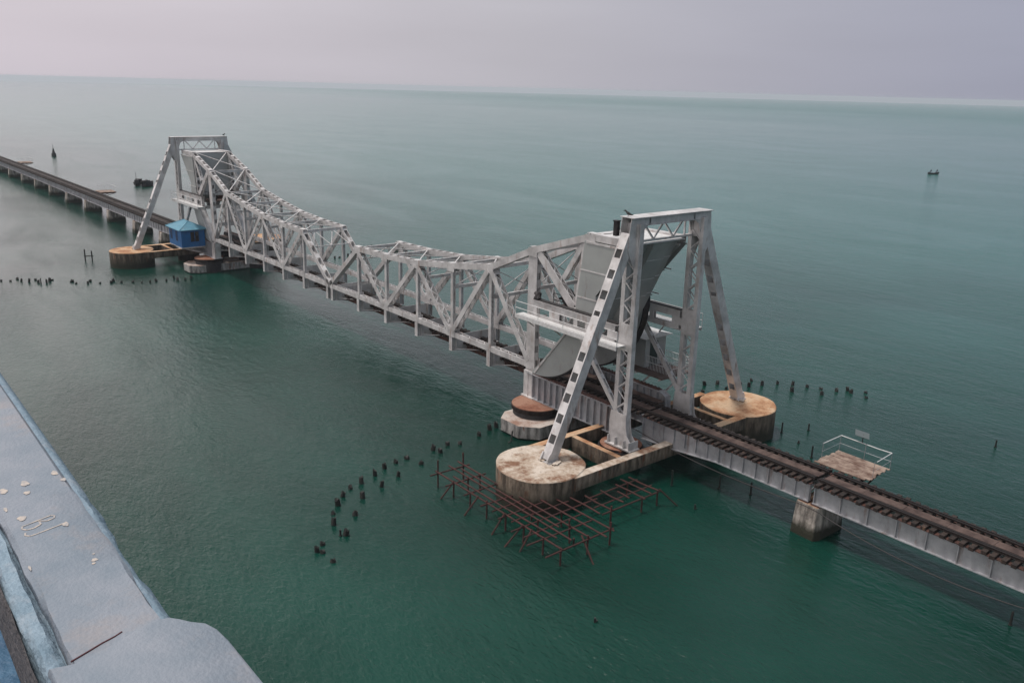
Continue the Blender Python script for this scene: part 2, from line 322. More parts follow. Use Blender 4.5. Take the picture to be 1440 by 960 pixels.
def track(parent, x0, x1, s, ties=True, yc0=0.0, yc1=0.0, many=True, pitch=0.50):
    """two running rails, two guard rails, timber sleepers and the centre walk plate of one span"""
    xa, xb = min(s*x0, s*x1), max(s*x0, s*x1)
    ya, yb = (yc0, yc1) if s*x0 < s*x1 else (yc1, yc0)
    for y in (-0.84, 0.84):
        mb = MB(); A = V((xa, ya+y, RZ-0.07)); B = V((xb, yb+y, RZ-0.07))
        mb.bar(A, B, 0.10, 0.04, (0, 1, 0), (0, 0.05)); mb.bar(A, B, 0.025, 0.1, (0, 1, 0), (0, 0)); mb.bar(A, B, 0.14, 0.025, (0, 1, 0), (0, -0.0575))
        mb.build('rail', m_rail, parent)
        mb = MB(); k = 0.19 if y < 0 else -0.19
        A = V((xa, ya+y+k, RZ-0.075)); B = V((xb, yb+y+k, RZ-0.075))
        mb.bar(A, B, 0.10, 0.035, (0, 1, 0), (0, 0.045)); mb.bar(A, B, 0.025, 0.1); mb.build('guard_rail', m_rail, parent)
    L = xb-xa; n = int(L/pitch)
    rnd = random.Random(int(abs(xa)*10))
    if many:
        for i in range(n):
            x = xa+(i+0.5)*L/n; yc = ya+(yb-ya)*(i+0.5)/n; mb = MB()
            a = rnd.uniform(-0.08, 0.16); c = rnd.uniform(-0.08, 0.16); k = rnd.uniform(-0.04, 0.04); dz = rnd.uniform(-0.008, 0)
            mb.frame((x+k, yc+(c-a)/2, RZ-0.245+dz), (0.125, rnd.uniform(-0.01, 0.01), 0), (0, 1.34+(a+c)/2, 0), (0, 0, 0.095))
            mb.build('sleeper', m_timber, parent)
    else:
        mb = MB()
        for i in range(n):
            x = xa+(i+0.5)*L/n; yc = ya+(yb-ya)*(i+0.5)/n
            mb.frame((x, yc, RZ-0.245), (0.125, 0, 0), (0, 1.45, 0), (0, 0, 0.095))
        mb.build('sleeper_row', m_timber, parent)
    mb = MB(); x = xa+0.05; i = 0
    while x < xb-0.4:
        l = min(2.4, xb-0.05-x); y = ya+(yb-ya)*((x-xa)/L)
        mb.frame((x+l/2, y+rnd.uniform(-0.02, 0.02), RZ-0.13), (l/2-0.01, 0, 0), (0, 0.34, 0), (0, 0, 0.012+0.004*(i % 2))); x += l; i += 1
    mb.build('walk_plate', m_walk if many else m_timber, parent)

# ------------------------------------------------------------------ rolling leaf
def leaf(s, label):
    X = lambda x: s*x
    root = thing('rolling_lift_leaf', (s*16.7, 0, 0), label, 'lift bridge', 'two leaves of the rolling lift bridge')
    nodes = {k: (X(PX[k]), TH[k]) for k in range(1, 7)}; nodes[7] = (X(T7[0]), T7[1])
    for y in (-HW, HW):
        P = lambda k: V((X(PX[k]), y, 0)); T = lambda k: V((nodes[k][0], y, nodes[k][1]))
        # top chord
        mb = MB()
        for k in range(1, 7): mb.member(T(k), T(k+1), 0.56, 0.46, 'batt', 'solid', gap=1.0, plate=0.38, e=0.5, lip=0.05)
        mb.member(T(7), V((X(43.4), y, 11.0)), 0.52, 0.46, 'solid', 'solid')
        for k in range(1, 8):
            for q in (-1, 1): mb.frame(T(k)+V((0, q*0.275, -0.16)), (0.5, 0, 0), (0, 0.012, 0), (0, 0, 0.32))
            mb.frame(T(k)+V((0, 0, 0.245)), (0.38, 0, 0), (0, 0.27, 0), (0, 0, 0.016))
        mb.build('top_chord', m_steel, root)
        # bottom chord
        mb = MB()
        for k in range(0, 6):
            a = P(k) + (V((X(0.12), 0, 0)) if k == 0 else V())
            mb.member(a, P(k+1), 0.50, 0.42, 'lace', 'solid', pitch=0.5, e=0.6, lip=0.08)
        for k in range(0, 7):
            for q in (-1, 1):
                hx = 0.62 if k % 2 == 0 else 0.32
                c = P(k)+V((0, q*0.268, 0.18)); c.x += X(0.45) if k == 0 else 0
                mb.frame(c, (hx if k else 0.3, 0, 0), (0, 0.012, 0), (0, 0, 0.42 if k % 2 == 0 else 0.3))
        mb.build('bottom_chord', m_steel, root)
        # end post and diagonals
        mb = MB(); mb.member(P(0)+V((X(0.15), 0, 0.2)), T(1)+V((0, 0, -0.1)), 0.56, 0.44, 'batt', 'solid', gap=1.1, plate=0.6, e=0.5, lip=0.06); mb.build('end_post', m_steel, root)
        for a, b in ((1, 2), (3, 2), (3, 4), (5, 4), (5, 6)):
            mb = MB(); p, q = T(a), P(b); d = (q-p).normalized()
            mb.member(p+d*0.3, q-d*0.35, 0.60, 0.42, 'lace', 'lace', pitch=0.62, e=0.5, lip=0.05)
            mb.build('diagonal', m_steel, root)
        for k in range(1, 6):
            mb = MB(); a, b = P(k)+V((0, 0, 0.1)), T(k)-V((0, 0, 0.2))
            mb.member(a, b, 0.30, 0.30, 'lace', 'lace', pitch=0.4, side=(0, 1, 0), lip=0.1)
            mb.build('vertical', m_steel, root)
        mb = MB(); mb.member(P(6)+V((0, 0, -0.4)), T(6)-V((0, 0, 0.2)), 0.44, 0.95, 'batt', 'batt', gap=0.5, plate=0.6)
        mb.bar(P(6)+V((0, 0, -0.4)), T(6)-V((0, 0, 0.2)), 0.04, 0.95, (0, 1, 0)); mb.build('heel_post', m_steel, root)
        # braces in the root of the leaf
        mb = MB(); mb.member(T(6)+V((X(0.5), 0, 0)), V((X(38.7), y, 4.9)), 0.46, 0.62, 'lace', 'lace', pitch=0.5); mb.build('root_brace', m_steel, root)
        mb = MB(); mb.member(T(7)+V((X(-0.7), 0, -0.5)), V((X(36.7), y, 7.55)), 0.4, 0.36, 'lace', 'lace', pitch=0.5); mb.build('root_brace', m_steel, root)
        mb = MB(); mb.member(V((X(38.9), y, 10.6)), V((X(38.15), y, 4.7)), 0.46, 0.5, 'batt', 'batt', gap=0.5, plate=0.4); mb.build('root_post', m_steel, root)
        # curved segmental girder: centre of roll at (34, 5.85), radius 6.35
        arc = [(34+6.35*math.sin(t), 5.85-6.35*math.cos(t)) for t in [R(-3)+(R(100)-R(-3))*i/28 for i in range(29)]]
        prof = arc + [(43.45, 10.7), (38.95, 10.7), (38.3, 5.7), (37.3, 3.4)]
        for q in (-0.33, 0.33):
            mb = MB(); mb.prism([(X(a), y+q-0.02, b) for a, b in prof], (0, 0.04, 0)); mb.build('segment_plate', m_plate, root)
        mb = MB()
        n = len(arc)
        for (a, b), (c, d) in zip(arc, arc[1:]): 
            mb.bar((X(a), y, b), (X(c), y, d), 0.66, 0.03)
        mb.build('segment_flange', m_plate, root)
        mb = MB(); out_ = [(34+6.49*math.sin(t), 5.85-6.49*math.cos(t)) for t in [R(4)+(R(94)-R(4))*i/28 for i in range(29)]]
        inn = [(34+6.38*math.sin(t), 5.85-6.38*math.cos(t)) for t in [R(4)+(R(94)-R(4))*i/28 for i in range(29)]]
        for i in range(28): mb.prism([(X(out_[i][0]), y-0.3, out_[i][1]), (X(out_[i+1][0]), y-0.3, out_[i+1][1]), (X(inn[i+1][0]), y-0.3, inn[i+1][1]), (X(inn[i][0]), y-0.3, inn[i][1])], (0, 0.6, 0))
        mb.build('curved_tread', m_dark, root)
        mb = MB()
        for a, b in (((34.1, -0.35), (37.3, 3.45)), ((37.3, 3.45), (38.3, 5.7))):
            mb.bar((X(a[0]), y, a[1]), (X(b[0]), y, b[1]), 0.86, 0.14)
        mb.build('front_flange', m_steel, root)
        for q in (-1, 1):
            mb = MB()
            for (a, b) in (((38.6, 8.6), (42.2, 8.6)), ((38.4, 6.6), (41.2, 6.6))):
                mb.bar((X(a[0]), y+q*0.36, a[1]), (X(b[0]), y+q*0.36, b[1]), 0.03, 0.09)
            mb.bar((X(39.1), y+q*0.365, 10.62), (X(43.4), y+q*0.365, 10.62), 0.05, 0.14)
            mb.build('edge_flange', m_steel, root)
    # floor beams, stringers, bottom bracing
    for k in range(0, 6):
        x = X(PX[k]+(0.55 if k == 0 else 0)); mb = MB()
        mb.prism([(x-0.02, -HW-0.24, -0.2), (x-0.02, HW+0.24, -0.2), (x-0.02, HW+0.24, -1.45), (x-0.02, 1.0, -1.75), (x-0.02, -1.0, -1.75), (x-0.02, -HW-0.24, -1.45)], (0.04, 0, 0))
        for y in (-HW, HW):
            mb.box(x-0.22, x+0.22, y-0.26, y-0.22, -1.5, -0.22); mb.box(x-0.22, x+0.22, y+0.22, y+0.26, -1.5, -0.22)
            mb.box(x-0.24, x+0.24, y-0.27, y+0.27, -1.53, -1.50)
        for a, b in (((-HW, -1.45), (-1, -1.75)), ((-1, -1.75), (1, -1.75)), ((1, -1.75), (HW, -1.45))):
            mb.bar((x, a[0], a[1]-0.015), (x, b[0], b[1]-0.015), 0.3, 0.03, (1, 0, 0))
        mb.build('floor_beam', m_steel, root)
    for y in (-0.9, 0.9):
        mb = MB(); mb.ibeam((X(0.6), y, -1.45), (X(33.4), y, -1.45), 0.28, 0.5); mb.build('stringer', m_rust, root)
    for k in range(0, 6):
        for q in (-1, 1):
            mb = MB(); mb.bar((X(PX[k]+0.3), q*2.3, -1.40-0.03*q), (X(PX[k+1]-0.2), -q*2.3, -1.40-0.03*q), 0.16, 0.03, (0, 1, 0)); mb.build('bottom_brace', m_steel, root)
    track(root, 0.1, 33.4, s, pitch=0.55)
    # top struts and top laterals
    for k in range(1, 8):
        x, z = nodes[k]; mb = MB()
        mb.member((x, -HW+0.27, z-0.02), (x, HW-0.27, z-0.02), 0.26, 0.26, 'batt' if k in (6,) else 'lace', 'lace', side=(1, 0, 0), pitch=0.5, gap=0.5, plate=0.4)
        if k == 7: mb.box(x-0.3, x+0.3, -HW+0.28, HW-0.28, z+0.15, z+0.18)
        mb.build('top_strut', m_steel, root)
        if k < 7:
            x1, z1 = nodes[k+1]
            for q in (-1, 1):
                mb = MB(); mb.bar((x+X(0.2), q*(HW-0.3), z+0.14+0.03*q), (x1-X(0.2), -q*(HW-0.3), z1+0.14+0.03*q), 0.11, 0.03, (0, 1, 0))
                mb.bar((x+X(0.2), q*(HW-0.3), z+0.10+0.03*q), (x1-X(0.2), -q*(HW-0.3), z1+0.10+0.03*q), 0.02, 0.09, (0, 1, 0)); mb.build('top_brace', m_steel, root)
    # portal bracing hanging in the plane of the end posts
    mb = MB(); a, b = V((X(6.17), 0, 4.85)), V((X(4.3), 0, 3.45))
    zz = [-HW+0.25, -1.1, 0, 1.1, HW-0.25]
    mb.bar(b+V((0, -HW+0.25, 0)), b+V((0, HW-0.25, 0)), 0.12, 0.1, (1, 0, 0))
    for i in range(4):
        p = (a if i % 2 else b)+V((0, zz[i], 0)); q = (b if i % 2 else a)+V((0, zz[i+1], 0)); mb.bar(p, q, 0.08, 0.08, (1, 0, 0))
    mb.build('portal_bracing', m_steel, root)
    for k, dz in ((3, 1.5), (4, 1.9), (5, 2.5), (6, 3.0)):
        x, z = nodes[k]; mb = MB()
        mb.member((x, -HW+0.2, z-dz), (x, HW-0.2, z-dz), 0.2, 0.24, 'lace', 'lace', side=(1, 0, 0), pitch=0.5)
        for q in (-1, 1):
            mb.bar((x, -q*(HW-0.2), z-dz+0.12), (x+q*0.04, q*(HW-0.2), z-0.2), 0.06, 0.07, (1, 0, 0))
        mb.build('sway_frame', m_steel, root)
    # counterweight between the segments
    mb = MB()
    mb.prism([(X(a), -2.10, b) for a, b in ((39.2, 10.95), (43.2, 10.95), (40.4, 5.35), (39.9, 4.2), (38.6, 5.4))], (0, 1.22, 0))
    mb.prism([(X(a), 0.88, b) for a, b in ((39.2, 10.95), (43.2, 10.95), (40.4, 5.35), (39.9, 4.2), (38.6, 5.4))], (0, 1.22, 0))
    mb.prism([(X(a), -0.879, b) for a, b in ((39.15, 11.0), (43.65, 11.0), (40.85, 5.2), (40.0, 3.6), (38.5, 5.3))], (0, 1.758, 0))
    mb.build('counterweight', m_plate, root)
    mb = MB()
    for z, x in ((9.7, 42.98), (8.2, 42.26), (6.8, 41.58)):
        mb.box(min(X(x+0.0), X(x+0.06)), max(X(x), X(x+0.06)), -0.87, 0.87, z-0.02, z+0.02)
        for a, b in ((-2.09, -0.885), (0.885, 2.09)):
            xx = x-0.42; mb.box(min(X(xx), X(xx+0.06)), max(X(xx), X(xx+0.06)), a, b, z-0.02, z+0.02)
    mb.build('plate_seam', m_steel, root)
    mb = MB(); mb.prism([(X(a), -HW+0.27, b) for a, b in ((39.3, 11.06), (43.75, 11.06), (43.75, 11.12), (39.3, 11.12))], (0, 2*HW-0.54, 0)); mb.build('counterweight_cover', m_white, root)
    # struts between the two segment girders
    for (a, b) in ((35.6, 1.6), (37.0, 3.9)):
        mb = MB(); mb.member((X(a), -HW+0.36, b), (X(a), HW-0.36, b), 0.4, 0.4, 'lace', 'lace', side=(1, 0, 0)); mb.build('segment_strut', m_steel, root)
    return root
leafA = leaf(1, 'nearer leaf of the lift bridge, its grey counterweight under the right tower')
leafB = leaf(-1, 'farther leaf of the lift bridge, rising to the tower behind the blue cabin')

# ------------------------------------------------------------------ towers
def tower(s, label):
    X = lambda x: s*x
    root = thing('bridge_tower', (s*43.9, 0, -2.8), label, 'tower', 'two steel towers of the lift bridge')
    bx = lambda mb, x0, x1, y0, y1, z0, z1: mb.box(min(X(x0), X(x1)), max(X(x0), X(x1)), y0, y1, z0, z1)
    for q in (-1, 1):
        # laced column of two legs
        mb = MB()
        for x in (43.45, 44.42):
            mb.ibeam((X(x), q*3.35, -2.5), (X(x), q*3.2, 12.6), 0.34, 0.34, (1, 0, 0), 0.045)
            mb.bar((X(x), q*3.35, -2.5), (X(x), q*3.2, 12.6), 0.05, 0.34, (1, 0, 0), (0.145, 0))
        for f in (-0.17, 0.17):
            z = -1.0; k = 0
            while z < 11.4:
                a, b = (43.5, 44.37) if k % 2 else (44.37, 43.5)
                yy = q*(3.34-(z+2.5)*0.01)+f
                mb.bar((X(a), yy, z), (X(b), yy, z+0.75), 0.03, 0.09, (0, 1, 0)); z += 0.75; k += 1
        for z0, z1 in ((4.0, 5.9), (11.2, 12.6)):
            for f in (-0.185, 0.185): bx(mb, 43.35, 44.52, q*3.27+f-0.012, q*3.27+f+0.012, z0, z1)
        mb.build('tower_post', m_steel, root)
        # foot of the column
        mb = MB()
        for f in (-0.24, 0.24):
            mb.prism([(X(a), q*3.37+f-0.02, b) for a, b in ((43.15, -2.75), (45.3, -2.75), (45.2, -2.35), (44.8, -1.9), (44.65, -1.2), (44.6, -0.4), (43.2, -0.4), (43.1, -1.2))], (0, 0.04, 0))
        bx(mb, 42.95, 45.4, q*3.37-0.5, q*3.37+0.5, -2.86, -2.76)
        for x in (43.2, 43.9, 44.7, 45.2):
            for f in (-0.38, 0.38): mb.cyl((X(x), q*3.37+f, -2.76), (X(x), q*3.37+f, -2.5), 0.05, n=6)
            bx(mb, x-0.02, x+0.02, q*3.37-0.48, q*3.37+0.48, -2.76, -2.2)
        mb.build('post_foot', m_steel, root)
        # raking strut down to the outer caisson
        mb = MB(); a = V((X(43.93), q*3.75, 11.9)); b = V((X(43.93), q*9.95, -2.25))
        mb.member(a, b, 0.72, 0.66, 'batt', 'batt', side=(1, 0, 0), gap=0.58, plate=0.8, e=1.1, t=0.05, lip=0.1)
        m0 = a+(b-a)*0.365; m1 = a+(b-a)*0.50; d = (b-a).normalized(); sd = V((1, 0, 0)); n = sd.cross(d)
        for w in (-1, 1): mb.bar(m0, m1, 0.70, 0.02, (1, 0, 0), (0, w*0.36))
        mb.build('raking_strut', m_steel, root)
        mb = MB()
        for w in (-0.36, 0.36): mb.bar(b+V((w*0.9, -q*0.15, 0.35)), b+V((w*0.9, q*0.1, -0.08)), 0.1, 0.9, (1, 0, 0))
        mb.bar(b+V((-0.5, 0, -0.02)), b+V((0.5, 0, -0.02)), 0.9, 0.08); mb.build('strut_shoe', m_steel, root)
        # gusset where strut, post and portal meet
        mb = MB()
        for x in (43.50, 44.32):
            pts = [(q*4.0, 13.0), (q*2.2, 13.0), (q*2.2, 12.55), (q*2.75, 12.2), (q*3.0, 11.5), (q*3.05, 10.3), (q*3.55, 9.7), (q*4.15, 10.9), (q*4.1, 12.2)]
            mb.prism([(X(x)-0.02, a, b) for a, b in pts], (0.04, 0, 0))
        mb.build('corner_gusset', m_steel, root)
        # side beam carrying the drive rack, with slots, and its outboard walkway
        mb = MB(); y = q*3.35; ys = (y-0.15, y+0.15)
        for yy in ys:
            bx(mb, 34.5, 43.0, yy-0.015, yy+0.015, 5.12, 5.62); bx(mb, 34.5, 43.0, yy-0.015, yy+0.015, 4.25, 4.55)
            for xa, xb in ((34.5, 34.9), (36.3, 37.4), (38.9, 39.3), (40.1, 40.5), (42.3, 43.3)):
                bx(mb, xa, xb, yy-0.015, yy+0.015, 4.549, 5.121)
        bx(mb, 34.4, 43.3, y-0.25, y+0.25, 5.62, 5.66); bx(mb, 34.4, 43.3, y-0.25, y+0.25, 4.2, 4.25)
        mb.build('rack_beam', m_steel, root)
        mb = MB(); bx(mb, 34.5, 43.2, y-0.2, y+0.2, 5.661, 5.75); mb.build('rack_strip', m_dark, root)
        mb = MB()
        mb.member((X(39.4), q*3.3, 4.15), (X(43.35), q*3.3, -0.3), 0.3, 0.3, 'batt', 'batt', gap=0.7, plate=0.35); mb.build('knee_brace', m_steel, root)
    # portal
    mb = MB(); 
    for x in (43.5, 44.32): bx(mb, x-0.02, x+0.02, -2.3, 2.3, 12.5, 13.0)
    bx(mb, 43.3, 44.55, -4.0, 4.0, 13.0, 13.05); bx(mb, 43.4, 44.42, -2.9, 2.9, 12.46, 12.495)
    mb.build('portal_beam', m_steel, root)
    mb = MB(); ys = [-2.0, -1.0, 0.0, 1.0, 2.0]
    for x in (43.6,):
        mb.bar((X(x), -2.95, 11.3), (X(x), 2.95, 11.3), 0.3, 0.14, (1, 0, 0))
        for i in range(4): mb.bar((X(x), ys[i], 12.45 if i % 2 == 0 else 11.35), (X(x), ys[i+1], 11.35 if i % 2 == 0 else 12.45), 0.1, 0.12, (1, 0, 0))
        for y in (-2.2, 2.2): mb.bar((X(x), y, 11.3), (X(x), y, 12.46), 0.12, 0.1, (1, 0, 0))
    mb.build('portal_lattice', m_steel, root)
    # track girders the leaf rolls on
    for q in (-1, 1):
        mb = MB(); y = q*2.62
        mb.prism([(X(a), y-0.03, b) for a, b in ((33.3, -2.55), (33.3, -0.62), (42.4, -0.62), (42.9, -0.8), (43.1, -1.25), (43.1, -2.55))], (0, 0.06, 0))
        bx(mb, 33.2, 42.4, y-0.3, y+0.3, -0.62, -0.57); bx(mb, 33.2, 43.1, y-0.3, y+0.3, -2.6, -2.55)
        mb.bar((X(42.4), y, -0.6), (X(42.95), y, -0.85), 0.6, 0.05); mb.bar((X(42.95), y, -0.85), (X(43.12), y, -2.55), 0.6, 0.05)
        x = 33.9
        while x < 42.9: bx(mb, x-0.025, x+0.025, y-0.24, y+0.24, -2.545, -0.75 if x < 42.3 else -1.0); x += 0.68
        mb.build('track_girder', m_steel2, root)
        mb = MB(); bx(mb, 33.5, 42.2, y-0.18, y+0.18, -0.57, -0.50); 
        x = 33.8
        while x < 42.0: bx(mb, x-0.07, x+0.07, y+0.19, y+0.3, -0.57, -0.5); x += 0.35
        mb.build('track_plate', m_rust, root)
        mb = MB(); bx(mb, 32.85, 33.85, q*HW-0.42, q*HW+0.42, -2.55, -0.45); bx(mb, 32.7, 34.1, q*HW-0.55, q*HW+0.55, -2.6, -2.5)
        mb.bar((X(33.35), q*HW-0.44, -0.45), (X(33.35), q*HW-0.44, -2.5), 0.03, 0.12, (0, 1, 0)); mb.build('heel_pedestal', m_steel, root)
    for x in (34.6, 37.0, 39.4, 41.8):
        mb = MB(); mb.ibeam((X(x), -2.55, -1.6), (X(x), 2.55, -1.6), 0.3, 0.7, (1, 0, 0)); mb.build('floor_beam', m_steel2, root)
    for y in (-0.9, 0.9):
        mb = MB(); mb.ibeam((X(33.5), y, -1.5), (X(44.0), y, -1.5), 0.28, 0.6); mb.build('stringer', m_steel2, root)
    for y0, y1 in ((-2.3, -1.5), (1.5, 2.3)):
        mb = MB(); x = 33.6
        while x < 42.8: bx(mb, x, x+1.15, y0, y1, -1.2, -1.17); x += 1.17
        mb.build('side_floor', m_walk, root)
    track(root, 33.5, 43.9, s, pitch=0.6)
    # machinery platform between the rack beams
    for x in (35.4, 37.2):
        mb = MB(); mb.ibeam((X(x), -3.2, 4.4), (X(x), -2.95, 4.4), 0.25, 0.35, (1, 0, 0)); mb.build('bracket', m_steel, root)
    return root
towA = tower(1, 'nearer steel tower with raking legs, standing right of centre')
towB = tower(-1, 'farther steel tower with raking legs, left, beside the blue cabin')

def walkway(s, q, name_label, xo=33.5):
    X = lambda x: s*x; y0, y1 = (q*3.62, q*4.45)
    root = thing('walkway', (s*38.8, q*4.0, 4.45), name_label, 'walkway', 'walkways hung on the lift bridge towers')
    ya, yb = min(y0, y1), max(y0, y1)
    bx = lambda mb, x0, x1, y0, y1, z0, z1: mb.box(min(X(x0), X(x1)), max(X(x0), X(x1)), y0, y1, z0, z1)
    mb = MB(); bx(mb, xo, 44.1, ya, yb, 4.42, 4.46); bx(mb, xo, 44.1, q*4.45-0.03, q*4.45+0.03, 4.2, 4.5); bx(mb, xo, 44.1, q*3.6-0.03, q*3.6+0.03, 4.2, 4.42); mb.build('deck', m_white, root)
    mb = MB()
    for z in (4.98, 5.48): mb.tube([(X(xo), q*4.42, z), (X(44.1), q*4.42, z)], 0.028)
    for x in (xo, 36.1, 38.8, 41.5, 44.1): mb.cyl((X(x), q*4.42, 4.46), (X(x), q*4.42, 5.49), 0.026, n=6)
    mb.build('handrail', m_white, root)
    mb = MB()
    for x in (xo+1.0, 37.5, 41.0): mb.bar((X(x), q*4.3, 4.2), (X(x+0.0), q*3.4, 3.55), 0.08, 0.08, (1, 0, 0))
    mb.build('bracket', m_steel, root)
walkway(1, -1, 'white railed walkway on the camera side of the nearer tower')
walkway(-1, -1, 'white walkway above the blue cabin on the farther tower')
walkway(1, 1, 'railed walkway on the sea side of the nearer tower, behind the counterweight')

def machinery(s, label):
    X = lambda x: s*x
    root = thing('drive_machinery', (s*36, 0, 5.0), label, 'machinery', 'drive gear inside the leaf roots')
    mb = MB()
    mb.box(min(X(34.9), X(37.6)), max(X(34.9), X(37.6)), -1.9, 1.9, 4.9, 5.0)
    for y in (-1.85, 1.85): mb.ibeam((X(34.9), y, 4.78), (X(37.6), y, 4.78), 0.15, 0.24)
    mb.build('platform', m_walk, root)
    mb = MB()
    for y in (-1.2, 1.1): mb.cyl((X(35.7), y, 5.75), (X(35.7), y+0.16, 5.75), 0.7, n=24)
    mb.cyl((X(35.7), -2.0, 5.75), (X(35.7), 2.0, 5.75), 0.09, n=8); mb.build('gear_wheel', m_dark, root)
    mb = MB(); mb.cyl((X(36.8), -0.6, 5.4), (X(36.8), 0.5, 5.4), 0.32, n=16); mb.box(min(X(36.5), X(37.1)), max(X(36.5), X(37.1)), -0.5, 0.4, 5.0, 5.2); mb.build('motor', m_rust, root)
    mb = MB()
    for y in (-1.85, 1.85):
        for z in (5.5, 6.0): mb.tube([(X(34.9), y, z), (X(37.6), y, z)], 0.03)
        for x in (34.9, 36.2, 37.6): mb.cyl((X(x), y, 5.0), (X(x), y, 6.0), 0.03, n=6)
    mb.build('handrail', m_dark, root)
machinery(1, 'dark gear wheels and motor platform inside the nearer leaf root')
machinery(-1, 'dark gear wheels and motor platform inside the farther leaf root')

# ------------------------------------------------------------------ foundations
def ring_solid(mb, cx, cy, r, z0, z1, n=48, lip=0.05, wob=0.012, seed=1):
    rnd = random.Random(seed); ph = [rnd.uniform(0, 6.28) for _ in range(4)]
    rr = lambda t: r*(1+wob*math.sin(3*t+ph[0])+wob*0.7*math.sin(7*t+ph[1])+wob*0.35*math.sin(17*t+ph[2]))
    prof = [(1, z0), (1, z0*0.5+z1*0.5), (1, z1-lip), (1-lip*0.4, z1)]
    vs = []
    for k, z in prof: vs += [(cx+rr(t)*k*math.cos(t), cy+rr(t)*k*math.sin(t), z) for t in [2*math.pi*i/n for i in range(n)]]
    fs = []
    for j in range(len(prof)-1):
        for i in range(n): fs.append((j*n+i, j*n+(i+1) % n, (j+1)*n+(i+1) % n, (j+1)*n+i))
    mb.add(vs, fs, True); mb.add(vs, [tuple(range(n))[::-1], tuple(range((len(prof)-1)*n, len(prof)*n))])

def foundation(s, label, mats):
    X = lambda x: s*x
    root = thing('tower_foundation', (s*43.9, 0, WZ), label, 'foundation', 'concrete foundations of the two towers')
    for q, (cx, cy) in ((-1, (43.85, -10.6)), (1, (44.6, 9.2))):
        mb = MB(); ring_solid(mb, X(cx), cy, 2.9, -6.5, -2.3, seed=int(cx*7+s)); mb.build('caisson', mats[0] if q < 0 else mats[1], root)
        mb = MB()
        x1 = 46.75; ya, yb = (cy+0.3, -0.02) if q < 0 else (0.02, cy-0.3)
        mb.box(min(X(46.1), X(46.8)), max(X(46.1), X(46.8)), ya, yb, -3.3, -2.36); mb.build('tie_beam', mats[0] if q < 0 else mats[1], root, bevel=0.05)
        mb = MB(); mb.box(min(X(41.1), X(41.7)), max(X(41.1), X(41.7)), ya, yb, -3.3, -2.36); mb.build('tie_beam', mats[1], root, bevel=0.05)
        mb = MB(); mb.box(min(X(41.7), X(46.1)), max(X(41.7), X(46.1)), q*5.65-0.22, q*5.65+0.22, -3.5, -2.37); mb.build('cross_beam', mats[1], root, bevel=0.04)
    # boulder-like splashes of mortar round the strut shoes
    for q in (-1, 1):
        mb = MB(); rnd = random.Random(q+3)
        for i in range(7):
            a = rnd.uniform(0, 6.28); r = rnd.uniform(0.35, 0.75); mb.frame((X(43.93)+r*math.cos(a), q*9.95+r*math.sin(a)*0.8, -2.24), (0.16*rnd.uniform(.6, 1.3), 0.05, 0), (-0.05, 0.14, 0.02), (0, 0, 0.05))
        mb.build('mortar_patch', mats[0], root, bevel=0.04)
    return root
foundation(1, 'pale round caissons and tie beams under the nearer tower', (m_con_a, m_con_b))
foundation(-1, 'rusty brown round caissons and tie beams under the farther tower', (m_con_b, m_con_b))

def cylinders(s, q, lab1, lab2):
    X = lambda x: s*x
    o = thing('iron_cylinder_pier', (X(43.6), q*3.3, WZ), lab1, 'pier', 'round iron cylinders under tower posts and heels')
    mb = MB(); ring_solid(mb, X(43.6), q*2.85, 1.5, -6.5, -2.95, wob=0.004); mb.build('cylinder', m_cap, o)
    mb = MB(); ring_solid(mb, X(43.6), q*2.85, 1.62, -3.35, -3.1, wob=0.004); mb.build('collar', m_dark, o)
    o = thing('iron_cylinder_pier', (X(34.7), q*3.1, WZ), lab2, 'pier', 'round iron cylinders under tower posts and heels')
    mb = MB(); ring_solid(mb, X(34.7), q*3.05, 1.95, -3.0, -2.62, wob=0.004); mb.build('cap', m_cap, o)
    mb = MB(); ring_solid(mb, X(34.7), q*3.05, 1.82, -6.5, -3.0, wob=0.004); mb.build('cylinder', m_dark, o)
for s, q, a in ((1, -1, 'camera side of the nearer tower'), (1, 1, 'sea side of the nearer tower'), (-1, -1, 'camera side of the farther tower'), (-1, 1, 'sea side of the farther tower')):
    cylinders(s, q, 'small round rusty cylinder under the post foot, '+a, 'wide rusty round cylinder at the leaf heel, '+a)
def fender(s, label):
    X = lambda x: s*x; t = thing('fender_block', (X(35), 0, WZ), label, 'fender', 'pale concrete fenders round the heel piers')
    mb = MB(); P = [(33.2, -5.0), (34.1, -6.1), (36.2, -6.1), (37.4, -5.0), (37.4, 5.0), (36.2, 6.1), (34.1, 6.1), (33.2, 5.0)]
    mb.prism([(X(a), b, -4.36) for a, b in P], (0, 0, 0.96)); mb.build('fender_wall', m_con_f, t, bevel=0.05)
    mb = MB(); mb.prism([(X((a-35)*0.93+35), b*0.94, -6) for a, b in P], (0, 0, 1.7)); mb.build('fender_base', m_pile, t)
fender(1, 'pale low concrete fender round the heel piers of the nearer leaf')
fender(-1, 'pale low concrete fender round the heel piers of the farther leaf')

